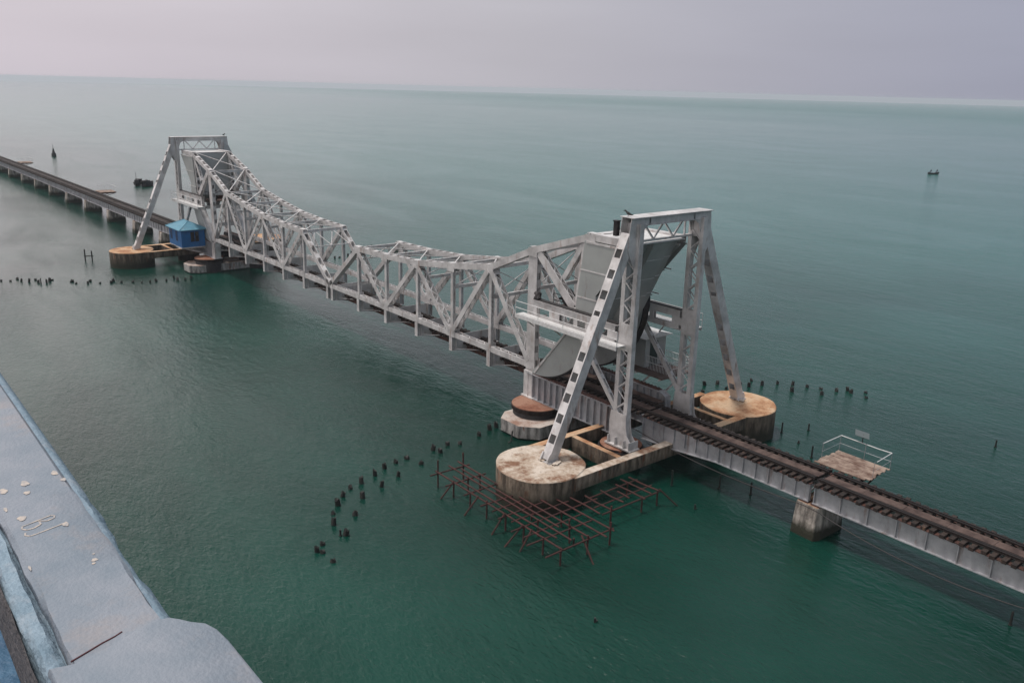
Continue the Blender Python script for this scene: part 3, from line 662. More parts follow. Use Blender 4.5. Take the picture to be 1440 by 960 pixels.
# ------------------------------------------------------------------ plate girder spans
def span(s, x0, x1, label, yc0=0.0, yc1=0.0, many=True, haunch=False, step=0.98, top=RZ-0.345, bot=-2.32):
    X = lambda x: s*x; xm = (x0+x1)/2
    root = thing('girder_span', (X(xm), (yc0+yc1)/2, bot), label, 'bridge span', 'plate girder spans of the viaduct')
    L = x1-x0
    for y in (-1.1, 1.1):
        mb = MB(); Y = lambda x: yc0+(yc1-yc0)*(x-x0)/L+y
        pr = [(x0, top), (x1, top), (x1, bot), (x0, bot)]
        if haunch: pr = [(x0, top), (x1, top), (x1, bot), (x0+6.5, bot), (x0+3.2, bot-0.35), (x0, bot-0.55)]
        mb.prism([(X(a), Y(a)-0.012, b) for a, b in pr], (0, 0.024, 0))
        bt = [(x0, bot), (x1, bot)] if not haunch else [(x0, bot-0.55), (x0+3.2, bot-0.35), (x0+6.5, bot), (x1, bot)]
        for a, b in zip(bt, bt[1:]): mb.bar((X(a[0]), Y(a[0]), a[1]), (X(b[0]), Y(b[0]), b[1]), 0.36, 0.045)
        n = max(2, round(L/step))
        for i in range(n+1):
            x = x0+0.06+(L-0.12)*i/n
            mb.frame((X(x), Y(x), (top+bot)/2), (0.028, 0, 0), (0, 0.12, 0), (0, 0, (top-bot)/2-0.02))
        mb.build('plate_girder', m_steel2, root)
        mb = MB(); mb.bar((X(x0), Y(x0), top), (X(x1), Y(x1), top), 0.34, 0.04); mb.build('top_flange', m_rust, root)
    mb = MB()
    for i in range(max(2, int(L/3))+1):
        x = x0+0.3+(L-0.6)*i/max(2, int(L/3)); yc = yc0+(yc1-yc0)*(x-x0)/L
        mb.bar((X(x), yc-1.08, top-0.2), (X(x), yc+1.08, bot+0.2), 0.08, 0.08, (1, 0, 0)); mb.bar((X(x), yc+1.08, top-0.21), (X(x), yc-1.08, bot+0.21), 0.08, 0.08, (1, 0, 0))
    mb.build('cross_frame', m_steel2, root)
    track(root, x0, x1, s, yc0=yc0, yc1=yc1, many=many)
    return root
def pier(x, y, label, w=1.5, l=3.0, top=-2.42):
    o = thing('concrete_pier', (x, y, WZ), label, 'pier', 'concrete piers of the rail viaduct')
    mb = MB(); k = 0.9
    P = [(-w/2, -l/2), (w/2*0.8, -l/2-0.1), (w/2, -l/2+0.3), (w/2, l/2-0.3), (w/2*0.6, l/2), (-w/2*0.7, l/2), (-w/2, l/2-0.4)]
    def ring(z, f): return [(x+a*f, y+b*f, z) for a, b in P]
    zs = [(-6.5, 1.08), (-4.2, 1.04), (-4.0, 1.02), (-2.6, 0.95), (top, 0.93)]; vs = []; n = len(P)
    for z, f in zs: vs += ring(z, f)
    fs = [(j*n+i, j*n+(i+1) % n, (j+1)*n+(i+1) % n, (j+1)*n+i) for j in range(len(zs)-1) for i in range(n)]
    mb.add(vs, fs+[tuple(range(n))[::-1], tuple(range((len(zs)-1)*n, len(zs)*n))]); mb.build('pier_body', m_con_p, o, bevel=0.06)
    mb = MB()
    for yy in (-1.1, 1.1):
        for dx in (-0.4, 0.4): mb.box(x+dx-0.3, x+dx+0.3, y+yy-0.25, y+yy+0.25, top-0.02, top+0.075)
    mb.build('bearing', m_rust, o)
span(1, 44.0, 57.35, 'grey plate girder span between the nearer tower and the first near pier', haunch=True)
span(1, 57.6, 71.0, 'grey plate girder span leaving the frame at lower right', step=1.6)
pier(57.45, 0.05, 'near pier with a pale chipped face, right of the rusty scaffold', w=1.7)
pxs = [57.5, 70.9, 86.0, 101.3, 115.8, 130.3, 144.4, 158.4, 173.2, 188.0, 203.0]
def yc(x):
    pts = [(43.9, -0.15), (57.5, -1.0), (90, -1.4), (140, -1.95), (190, -2.7), (205, -2.95)]
    for (a, b), (c, d) in zip(pts, pts[1:]):
        if x <= c: return b+(d-b)*(x-a)/(c-a)
    return pts[-1][1]
xs = [44.0]+pxs
for i in range(len(xs)-1):
    span(-1, xs[i]+0.1, xs[i+1]-0.1, ORD[i]+' viaduct span counted leftwards from the farther tower', yc(xs[i]), yc(xs[i+1]), many=False, step=1.2)
for i, x in enumerate(pxs[:-1]): pier(-x, yc(x), ORD[i]+' viaduct pier counted leftwards from the farther tower', w=1.8, l=2.9)

# ------------------------------------------------------------------ inspection platforms
def platform(x0, x1, y0, y1, z, label, bird=False):
    root = thing('inspection_platform', ((x0+x1)/2, (y0+y1)/2, z), label, 'platform', 'plank platforms beside the track')
    rnd = random.Random(int(x0*3)); mb = MB(); n = 15
    for i in range(n):
        y = y0+(i+0.5)*(y1-y0)/n
        a = rnd.uniform(-0.12, 0.12); b = rnd.uniform(-0.15, 0.15)
        mb.frame(((x0+x1+a+b)/2, y, z+rnd.uniform(-0.012, 0.012)), ((x1-x0+b-a)/2, rnd.uniform(-0.02, 0.02), rnd.uniform(-0.01, 0.01)), (0, (y1-y0)/n/2-0.012, 0), (0, 0, 0.03))
    mb.build('plank_deck', m_plank, root)
    mb = MB()
    for x in (x0+0.4, (x0+x1)/2, x1-0.4): mb.ibeam((x, y0-1.2, z-0.17), (x, y1-0.05, z-0.17), 0.12, 0.2, (1, 0, 0), 0.02); mb.bar((x, y1-0.4, z-0.3), (x, y0-0.55, z-1.15), 0.08, 0.08, (1, 0, 0))
    mb.build('support_beam', m_rust, root)
    for zz, nm in ((1.08, 'top_rail'), (0.55, 'mid_rail')):
        mb = MB(); mb.tube([(x0, y0+0.7, z+zz-0.05), (x0+0.03, y1, z+zz), (x1-0.8, y1+0.03, z+zz-0.06), (x1, y1, z+zz-0.02), (x1+0.05, y0+0.9, z+zz-0.09)], 0.03 if zz > 1 else 0.012); mb.build(nm, m_white if zz > 1 else m_steel2, root)
    for p in ((x0, y0+0.7), (x0, y1), ((x0+x1)/2, y1), (x1, y1), (x1, y0+0.7)):
        mb = MB(); mb.cyl((*p, z-0.1), (p[0]+0.03, p[1]-0.02, z+1.08), 0.015, n=6); mb.build('rail_post', m_steel2, root)
platform(55.85, 59.25, 1.6, 4.35, -1.05, 'weathered plank platform with white handrail beside the near pier')
platform(-105.0, -101.0, yc(103)+1.6, yc(103)+4.6, -1.0, 'plank platform with handrail on the far viaduct, nearer the tower')
platform(-178.0, -173.5, yc(175)+1.6, yc(175)+4.6, -1.0, 'plank platform with handrail on the far viaduct, at the left edge')
# tilted panel fixed on the near platform's rail
t = thing('tilted_panel', (57.3, 4.35, 0.05), 'small grey tilted panel on the handrail of the near platform', 'panel')
mb = MB(); mb.frame((57.25, 4.3, 0.58), (0.30, 0.33, -0.14), (-0.13, 0.22, 0.10), (0.006, -0.002, 0.012)); mb.build('panel_sheet', pmat('panel_grey', (0.12, 0.14, 0.14), 0.5), t)
mb = MB(); mb.cyl((57.3, 4.35, 0.03), (57.3, 4.35, 0.58), 0.03, n=8); mb.build('panel_post', m_dark, t)

# sagging cable along the near spans
mb = MB(); pts = []
for i in range(31):
    x = 41.5+i*1.05; 
    k = (x-57.5)/16.0
    z = -2.35-0.9*(1-((x-65)/7.5)**2) if x > 57.5 else -1.9-0.55*(x-41.5)/16-0.5*math.sin(math.pi*(x-41.5)/16)
    pts.append((x, -1.62, max(z, -4.3)))
mb.tube(pts, 0.028, 6); tag(mb.build('cable', m_cable), 'thin black cable sagging below the near plate girders', 'cable')

# ------------------------------------------------------------------ blue cabin
def blue_cabin():
    x0, x1, y0, y1, z0, z1 = -41.0, -36.0, -6.15, -2.95, -1.25, 1.15
    t = thing('operator_cabin', (-38.5, -4.5, z0), 'bright blue cabin with pale blue roof beside the farther tower', 'cabin')
    mb = MB(); mb.box(x0, x1, y0, y1, z0, z1)
    wall = mb.build('wall', m_blue, t)
    mb = MB(); e = 0.35; ap = [((x0+x1)/2-0.9, (y0+y1)/2, z1+0.95), ((x0+x1)/2+0.9, (y0+y1)/2, z1+0.95)]
    c = [(x0-e, y0-e, z1), (x1+e, y0-e, z1), (x1+e, y1+e, z1), (x0-e, y1+e, z1)]; cl = [(a, b, d-0.07) for a, b, d in c]
    mb.add(c+cl+ap, [(0, 1, 9, 8), (1, 2, 9), (2, 3, 8, 9), (3, 0, 8), (0, 4, 5, 1), (1, 5, 6, 2), (2, 6, 7, 3), (3, 7, 4, 0), (7, 6, 5, 4)]); mb.build('roof', m_roof, t)
    mb = MB(); 
    for a, b in ((c[0], ap[0]), (c[1], ap[1]), (c[2], ap[1]), (c[3], ap[0]), (ap[0], ap[1])): mb.cyl(a, b, 0.06, n=6)
    mb.build('ridge_strip', m_roof, t)
    def win(cx, cy, wx, wy, zc, h):
        mb = MB(); mb.box(cx-wx/2, cx+wx/2, cy-wy/2, cy+wy/2, zc-h/2, zc+h/2); w = mb.build('window', m_glass, t)
        mb = MB()
        if wx > wy:
            for k in (-1, 0, 1): mb.box(cx+k*wx/2-0.035, cx+k*wx/2+0.035, cy-wy/2-0.03, cy+wy/2+0.03, zc-h/2, zc+h/2)
        else:
            for k in (-1, 0, 1): mb.box(cx-wx/2-0.03, cx+wx/2+0.03, cy+k*wy/2-0.035, cy+k*wy/2+0.035, zc-h/2, zc+h/2)
        mb.build('frame', m_blue, w)
    for x in (-40.0, -37.8): win(x, y0, 0.8, 0.05, 0.15, 1.35)
    win(x1, -4.35, 0.05, 1.2, 0.15, 1.35)
    mb = MB()
    mb.box(x0, x1, y0, y1, z0-0.12, z0-0.003)
    for x in (x0+0.4, x1-0.4, (x0+x1)/2): mb.bar((x, y0+0.2, z0-0.12), (x, -2.7, -2.45), 0.12, 0.14, (1, 0, 0)); mb.bar((x, y0, z0-0.2), (x, -2.7, z0-0.2), 0.12, 0.14, (1, 0, 0))
    mb.bar((x0, y1-0.1, z0-0.31), (x1, y1-0.1, z0-0.31), 0.12, 0.1)
    mb.build('support_frame', m_steel, t)
blue_cabin()
def grey_cabin():
    x0, x1, y0, y1, z0, z1 = 36.6, 39.3, 3.95, 6.3, 0.15, 2.55
    t = thing('operator_cabin', (38, 5, z0), 'small grey cabin with white roof and dark door behind the nearer tower', 'cabin')
    mb = MB(); mb.box(x0, x1, y0, y1, z0, z1); mb.build('wall', m_plate, t)
    mb = MB(); mb.add([(x0-.4, y0-.4, z1), (x1+.4, y0-.4, z1), (x1+.4, y1+.4, z1), (x0-.4, y1+.4, z1), (x0-.4, (y0+y1)/2, z1+.45), (x1+.4, (y0+y1)/2, z1+.45)], [(0, 1, 5, 4), (2, 3, 4, 5), (0, 4, 3), (1, 2, 5), (3, 2, 1, 0)]); mb.build('roof', m_white, t)
    mb = MB(); mb.box(x1-0.01, x1+0.04, y0+0.55, y0+1.4, z0+0.02, z0+2.0); mb.build('door', m_green, t)
    mb = MB(); mb.box(x0, 42.0, 3.0, y1, z0-0.1, z0-0.003); mb.build('deck', m_walk, t)
    mb = MB()
    for k in range(18): x = x1+0.15+k*0.15; mb.cyl((x, 4.0, z0), (x, 4.0, z0+1.05), 0.016, n=5); mb.cyl((x, y1, z0), (x, y1, z0+1.05), 0.016, n=5)
    for k in range(14): y = 4.0+k*(y1-4.0)/13; mb.cyl((42.0, y, z0), (42.0, y, z0+1.05), 0.016, n=5)
    for z in (z0+0.55, z0+1.05): mb.tube([(x1+0.1, 4.0, z), (42.0, 4.0, z), (42.0, y1, z), (x1+0.1, y1, z)], 0.028)
    mb.build('railing', m_white, t)
    mb = MB()
    for x in (37.0, 39.3, 41.7): mb.bar((x, y1-0.2, z0-0.1), (x, 2.9, -1.5), 0.1, 0.12, (1, 0, 0)); mb.bar((x, y1, z0-0.17), (x, 2.9, z0-0.17), 0.1, 0.13, (1, 0, 0))
    mb.bar((36.8, 4.0, z0-0.20), (42.0, 4.0, z0-0.20), 0.1, 0.12)
    mb.build('support_frame', m_steel, t)
grey_cabin()

# ------------------------------------------------------------------ rusty scaffold in the water
def scaffold():
    t = thing('pole_scaffold', (47, -13, WZ), 'rusty pole scaffold standing in the water round the pale caisson', 'scaffold'); z = -3.5; rnd = random.Random(5); j = lambda a=0.06: rnd.uniform(-a, a)
    for y, a, b in ((-15.45, 39.2, 51.5), (-14.3, 39.1, 51.3), (-14.9, 40.5, 50.6), (-13.85, 40.0, 49.8), (-13.35, 39.0, 51.8), (-12.5, 45.9, 51.9), (-11.6, 46.8, 51.9), (-10.8, 47.2, 49.9), (-9.9, 47.6, 49.9), (-8.6, 47.6, 49.9), (-7.9, 48.6, 49.6), (-7.2, 47.6, 50.1), (-6.4, 47.5, 50.0), (-5.7, 47.5, 50.1)):
        mb = MB(); mb.tube([(a+j(.2), y+j(), z+0.05+j(.03)), ((a+b)/2, y+j(), z+0.04), (b+j(.2), y+j(), z+0.05+j(.03))], 0.054, 6); mb.build('ledger', m_pole, t)
    for x, a, b in ((39.5, -15.7, -12.9), (41.3, -15.9, -13.0), (43.0, -15.8, -13.3), (44.8, -15.9, -13.2), (46.6, -16.3, -9.0), (48.3, -16.3, -9.6), (50.0, -16.6, -11.8), (51.5, -16.6, -11.4), (45.7, -15.6, -13.3), (47.4, -15.9, -11.2), (49.2, -16.1, -11.4), (47.9, -10.2, -5.5), (49.0, -10.6, -5.4), (49.95, -10.8, -5.4)):
        mb = MB(); mb.tube([(x+j(), a+j(.3), z-0.04), (x+j(), b+j(.2), z-0.04)], 0.054, 6); mb.build('transom', m_pole, t)
    for x, y, h in ((39.5, -15.45, .9), (39.5, -13.35, .9), (41.3, -15.45, .1), (41.3, -14.3, .1), (41.3, -13.35, .1), (43.0, -15.45, .1), (44.8, -15.45, .2), (46.6, -15.45, .1), (48.3, -15.45, .1), (50.0, -15.45, .1), (50.0, -13.35, .5), (51.5, -15.45, .1), (51.5, -13.35, .2), (51.6, -11.6, .5), (49.95, -9.9, .3), (49.95, -7.2, .1), (48.0, -6.4, .1), (49.95, -5.7, .1), (46.6, -13.35, .1), (48.3, -12.5, .1), (48.3, -14.3, .1)):
        mb = MB(); mb.cyl((x+j(), y+j(), -5.5), (x+j(), y+j(), z+h), 0.056, n=6); mb.build('standard', m_pole, t)
    for a, b in (((41.3, -15.4), (40.9, -16.4)), ((43.9, -15.4), (43.6, -16.5)), ((46.6, -15.5), (46.5, -16.6)), ((48.3, -15.5), (48.0, -16.9)), ((51.2, -13.6), (52.8, -13.9)), ((51.2, -14.2), (50.0, -13.0)), ((49.95, -5.6), (50.9, -4.4)), ((49.0, -15.4), (49.0, -16.5))):
        mb = MB(); mb.cyl((*a, z+0.15), (*b, -4.8), 0.052, n=6); mb.build('brace', m_pole, t)
    t.location.x -= 0.35; t.location.y += 0.05
scaffold()

# ------------------------------------------------------------------ pile stumps
PILES = {
 'arc': [(33.3, -5.9), (33.4, -6.6), (33.9, -8.0), (34.3, -10.1), (33.9, -10.9), (34.7, -12.1), (34.0, -12.3), (35.5, -14.3), (34.2, -14.6), (34.3, -15.6), (34.6, -16.7), (36.2, -16.6), (35.2, -17.8), (36.9, -18.3), (35.7, -19.1), (37.6, -20.1), (36.0, -20.1), (36.6, -21.0), (37.5, -21.8), (38.4, -22.6), (39.3, -21.6), (39.6, -23.2), (41.1, -23.2), (41.3, -24.8), (41.8, -25.4), (42.1, -25.2), (43.3, -25.2)],
 'right': [(36.5, 15.5), (37.5, 14.0), (37.0, 16.7), (38.3, 16.3), (38.1, 18.6), (39.1, 18.5), (38.3, 20.0), (39.6, 19.8), (40.2, 21.3), (41.2, 22.2), (42.2, 20.6), (42.3, 22.8), (43.3, 23.4), (44.2, 22.1), (44.5, 24.0), (45.0, 25.0), (45.5, 24.7), (46.3, 25.8), (47.0, 24.6)],
 'left': [(-42.3, -27.2), (-41.5, -26.3), (-42.2, -25.4), (-40.8, -25.2), (-39.8, -24.5), (-40.6, -23.6), (-38.9, -23.6), (-38.1, -22.8), (-38.9, -22.3), (-39.5, -21.9), (-37.0, -20.2), (-37.1, -20.0), (-35.7, -19.9), (-35.0, -18.7), (-36.2, -18.1), (-34.4, -17.4), (-33.9, -16.2), (-34.6, -15.7), (-33.2, -15.1), (-32.6, -13.9), (-31.8, -13.0), (-31.4, -12.1), (-31.6, -11.3), (-31.2, -10.1), (-32.1, -8.8), (-30.9, -8.8), (-30.8, -7.8), (-30.9, -7.0)],
 'far': [(-33.3, 15.4), (-33.5, 16.3), (-34.4, 17.4), (-34.0, 18.0), (-35.4, 19.4), (-38.7, 23.5), (-39.2, 24.5), (-39.7, 25.4)]}
TXT = {'arc': ('stump in the curved row left of the rusty scaffold, counted from the heel pier', 'black pile stumps curving out left of the rusty scaffold'),
       'right': ('stump from the tower in the row beyond the orange caisson', 'black pile stumps beyond the orange caisson'),
       'left': ('stump from the left edge in the row before the farther tower', 'black pile stumps in the water before the farther tower'),
       'far': ('stump from the farther tower in the row seen behind the truss', 'black pile stumps seen behind the truss')}
for key, L in PILES.items():
    rnd = random.Random(hash(len(L)))
    for i, (x, y) in enumerate(L):
        mb = MB(); r = rnd.uniform(0.12, 0.18); h = rnd.choice((0.14, 0.22, 0.28, 0.33, 0.38, 0.44)); n = 9
        tx, ty = rnd.uniform(-.2, .2), rnd.uniform(-.2, .2)
        vs = []
        for zi, (z, k) in enumerate(((-6.0, 1.0), (WZ, 1.05), (WZ+h*0.6, 1.0), (WZ+h, 0.92))):
            for a in range(n):
                tt = 2*math.pi*a/n; rr = r*k*(1+0.10*math.sin(3*tt+i))
                vs.append((x+tx*(z-WZ)+rr*math.cos(tt), y+ty*(z-WZ)+rr*math.sin(tt), z+(rnd.uniform(-0.09, 0.09) if zi == 3 else 0)))
        vs.append((x+tx*h, y+ty*h, WZ+h-0.12))
        fs = [(j*n+a, j*n+(a+1) % n, (j+1)*n+(a+1) % n, (j+1)*n+a) for j in range(3) for a in range(n)]+[(3*n+a, 3*n+(a+1) % n, 4*n) for a in range(n)]
        mb.add(vs, fs, False)
        o = mb.build('pile_stump', m_pile); tag(o, ORD[i]+' '+TXT[key][0], 'pile stump', TXT[key][1])
# thin stakes
STK = [(47.2, 11.55, 1.2, 0, 'beside the orange caisson'), (48.2, 13.7, 0.8, 0, 'right of the orange caisson, alone in open water'), (51.3, 9.2, 1.3, 0, 'behind the track left of the plank platform'), (58.6, 22.6, 0.8, .1, 'far out beyond the plank platform'), (68.9, -0.92, 1.1, .05, 'under the span at the lower right edge'), (56.0, -17.4, 0.4, 0.5, 'in open water below the scaffold'), (50.4, -0.4, 1.2, -.25, 'under the first near girder span'), (52.2, 0.6, 1.2, 0, 'behind the first near girder span'), (36.2, -6.95, 1.0, -.7, 'leaning beside the heel pier fender'), (51.3, -3.96, 0.5, .3, 'right of the scaffold end'), (49.2, 10.8, .3, 0, 'short, between caisson and platform'), (48.2, -2.6, 1.6, .1, 'in the shade below the first near girder'), (41.0, -23.5, 0.55, 0, 'thin, among the curved row of stumps'), (-38.4, -23.4, .9, 0, 'thin, among the stumps at far left')]
for x, y, h, lean, lab in STK:
    h *= 0.72
    mb = MB(); mb.cyl((x, y, -5.5), (x+lean*h*0.5, y-lean*h, WZ+h), 0.075, 0.06, n=7); mb.box(x-0.08, x+0.08, y-0.08, y+0.08, -5, WZ+0.05)
    tag(mb.build('stake', m_pile), 'dark stake '+lab, 'stake', 'dark stakes standing in the water')
t = thing('mooring_frame', (-50, -15, WZ), 'dark H shaped mooring frame in the water left of the brown caisson', 'mooring post')
for x, y, h in ((-50.3, -15.3, 1.7), (-49.8, -14.5, 1.5)):
    mb = MB(); mb.cyl((x, y, -6), (x+0.1, y, WZ+h), 0.09, n=7); mb.build('post', m_pile, t)
mb = MB(); mb.cyl((-50.3, -15.4, WZ+0.7), (-49.7, -14.3, WZ+0.75), 0.07, n=6); mb.build('crossbar', m_pile, t)

# ------------------------------------------------------------------ boats, marker, people
def hull(mb, L, B, D, sheer=0.35):
    st = []
    n = 13
    for i in range(n):
        u = i/(n-1)*2-1; w = B/2*(1-abs(u)**2.6)*(1.0)+0.03; zt = D+sheer*u*u; x = u*L/2
        st.append([(x, -w, zt), (x, -w*0.8, D*0.35), (x*0.96, 0, -0.25*D+0.25*D*u*u), (x, w*0.8, D*0.35), (x, w, zt), (x, w*0.86, zt-0.02), (x*0.96, 0, D*0.25), (x, -w*0.86, zt-0.02)])
    vs = [p for r in st for p in r]; k = 8
    mb.add(vs, [(i*k+j, i*k+(j+1) % k, (i+1)*k+(j+1) % k, (i+1)*k+j) for i in range(n-1) for j in range(k)]+[tuple(range(k)), tuple(range((n-1)*k, n*k))[::-1]])
def boat(loc, rz, L, B, D, label, extras, group=None):
    t = thing('fishing_boat', loc, label, 'boat', group); t.rotation_euler[2] = rz
    mb = MB(); hull(mb, L, B, D); mb.build('hull', m_boat, t, rel=False)
    for nm, f in extras:
        mb = MB(); f(mb); mb.build(nm, m_boat, t, rel=False)
    return t
def clutter(seed, L):
    def f(mb):
        rnd = random.Random(seed)
        for i in range(7):
            x = rnd.uniform(-L*.38, L*.38); w = rnd.uniform(.3, .7); mb.frame((x, rnd.uniform(-.3, .3), 0.9), (w, 0.1, 0), (-.1, w*.6, 0), (0, .05, rnd.uniform(.25, .7)))
    return f
GB = 'dark boats moored left of the farther tower'
boat((-141.2, 18.6, WZ), R(150), 4.6, 1.9, 0.8, 'left of two dark moored boats, with a thin mast, beyond the viaduct', [('mast', lambda mb: mb.cyl((-1.2, 0, .3), (-1.2, 0, 3.4), 0.07, 0.04)), ('deck_gear', clutter(3, 4.4)), ('cabin', lambda mb: mb.box(0.4, 1.5, -.7, .7, .5, 1.5))], GB)
boat((-138.4, 20.0, WZ), R(130), 4.8, 1.9, 0.8, 'right of two dark moored boats, piled with gear, beyond the viaduct', [('deck_gear', clutter(8, 4.6))], GB)
t = thing('channel_marker', (-235.4, 19.7, WZ), 'dark pointed channel marker far beyond the viaduct', 'marker')
mb = MB(); mb.cyl((-235.4, 19.7, WZ-1), (-235.4, 19.7, WZ+1.0), 0.75, 0.7, n=14); mb.build('float', m_boat, t)
mb = MB(); mb.cyl((-235.4, 19.7, WZ+1.0), (-235.4, 19.7, WZ+2.6), 0.5, 0.15, n=10); mb.cyl((-235.4, 19.7, WZ+2.6), (-235.4, 19.7, WZ+4.0), 0.07, 0.05, n=8); mb.build('cage', m_boat, t)
bt = boat((-59.1, 260.3, WZ), R(60), 4.2, 1.2, 0.45, 'small dark open boat far out at upper right, carrying two people', [('outboard', lambda mb: mb.box(1.9, 2.2, -.15, .15, .2, .8)), ('thwart', lambda mb: mb.box(-1.0, -0.7, -.5, .5, .3, .38))])

def person(loc, rz, label, seat=True):
    """seated figure grown from one joint skeleton"""
    J = {'pel': (0, 0, .0, .15), 'che': (.04, 0, .38, .17), 'nec': (.05, 0, .58, .07), 'hea': (.08, 0, .72, .10), 'top': (.08, 0, .84, .085),
         'lk': (.42, .16, .03, .085), 'lf': (.46, .16, -.38, .055), 'lt': (.62, .17, -.42, .05), 'rk': (.42, -.16, .03, .085), 'rf': (.46, -.16, -.38, .055), 'rt': (.62, -.17, -.42, .05),
         'ls': (.03, .20, .50, .07), 'le': (.14, .27, .24, .05), 'lh': (.36, .20, .12, .04), 'rs': (.03, -.20, .50, .07), 're': (.14, -.27, .24, .05), 'rh': (.36, -.20, .12, .04)}
    E_ = [('pel', 'che'), ('che', 'nec'), ('nec', 'hea'), ('hea', 'top'), ('pel', 'lk'), ('lk', 'lf'), ('lf', 'lt'), ('pel', 'rk'), ('rk', 'rf'), ('rf', 'rt'), ('che', 'ls'), ('ls', 'le'), ('le', 'lh'), ('che', 'rs'), ('rs', 're'), ('re', 'rh')]
    ks = list(J); me = bpy.data.meshes.new('person'); me.from_pydata([J[k][:3] for k in ks], [(ks.index(a), ks.index(b)) for a, b in E_], [])
    o = bpy.data.objects.new('person', me); C.objects.link(o); o.location = loc; o.rotation_euler[2] = rz
    sk = o.modifiers.new('skin', 'SKIN'); o.modifiers.new('sub', 'SUBSURF').levels = 1
    for i, k in enumerate(ks): me.skin_vertices[0].data[i].radius = (J[k][3],)*2; me.skin_vertices[0].data[i].use_root = (k == 'pel')
    me.materials.append(m_cloth); tag(o, label, 'person', 'two people sitting in the distant boat')
a = R(60)
person((-59.1-0.85*math.cos(a), 260.3-0.85*math.sin(a), WZ+0.85), a+math.pi, 'person sitting in the middle of the distant boat, dark clothes')
mbx = (-59.1+1.5*math.cos(a), 260.3+1.5*math.sin(a), WZ+0.9)
person(mbx, a+math.pi, 'person sitting at the stern of the distant boat, dark clothes')

# ------------------------------------------------------------------ crows and lamp on the towers
def crow(loc, rz, label):
    mb = MB(); c = V((0, 0, .14))
    seg = [(-.26, .015, .10), (-.14, .04, .11), (-.04, .075, .14), (.05, .08, .17), (.12, .055, .23), (.17, .05, .28), (.215, .03, .285), (.29, .006, .275)]
    n = 8; vs = []
    for x, r, z in seg: vs += [(x, r*math.cos(t), z+r*1.0*math.sin(t)) for t in [2*math.pi*i/n for i in range(n)]]
    mb.add(vs, [(i*n+j, i*n+(j+1) % n, (i+1)*n+(j+1) % n, (i+1)*n+j) for i in range(len(seg)-1) for j in range(n)]+[tuple(range(n))[::-1], tuple(range((len(seg)-1)*n, len(seg)*n))], True)
    for y in (-.03, .03): mb.cyl((.02, y, 0), (.02, y, .1), .008, n=5)
    o = mb.build('crow', m_pile); o.location = loc; o.rotation_euler[2] = rz; o.scale = (1.3,)*3; tag(o, label, 'bird')
crow((43.8, -3.75, 13.05), R(200), 'black crow perched on the left end of the nearer portal')
crow((-43.8, 3.7, 13.05), R(20), 'black crow perched on the right end of the farther portal')
t = thing('signal_lamp', (43.2, -4.05, 11.7), 'dark box lamp at the top left corner of the nearer tower', 'lamp')
mb = MB(); mb.box(43.0, 43.3, -4.25, -3.95, 11.75, 12.7); mb.box(42.96, 43.34, -4.29, -3.91, 12.7, 12.76); mb.build('lamp_box', m_dark, t)
mb = MB(); mb.bar((43.15, -4.0, 12.2), (43.5, -3.8, 12.2), .06, .06); mb.build('bracket', m_dark, t)
# drum and bundle on the rack beam of the nearer tower
mb = MB()
rnd = random.Random(2)
for i in range(5): mb.cyl((34.7+rnd.uniform(-.3, .4), -3.5+rnd.uniform(-.1, .1), 5.75), (34.7+rnd.uniform(-.3, .4), -3.25, 6.15+rnd.uniform(-.05, .1)), 0.16, n=8)
tag(mb.build('tarpaulin_bundle', m_dark), 'dark bundle lying on the end of the rack beam, nearer tower', 'bundle')

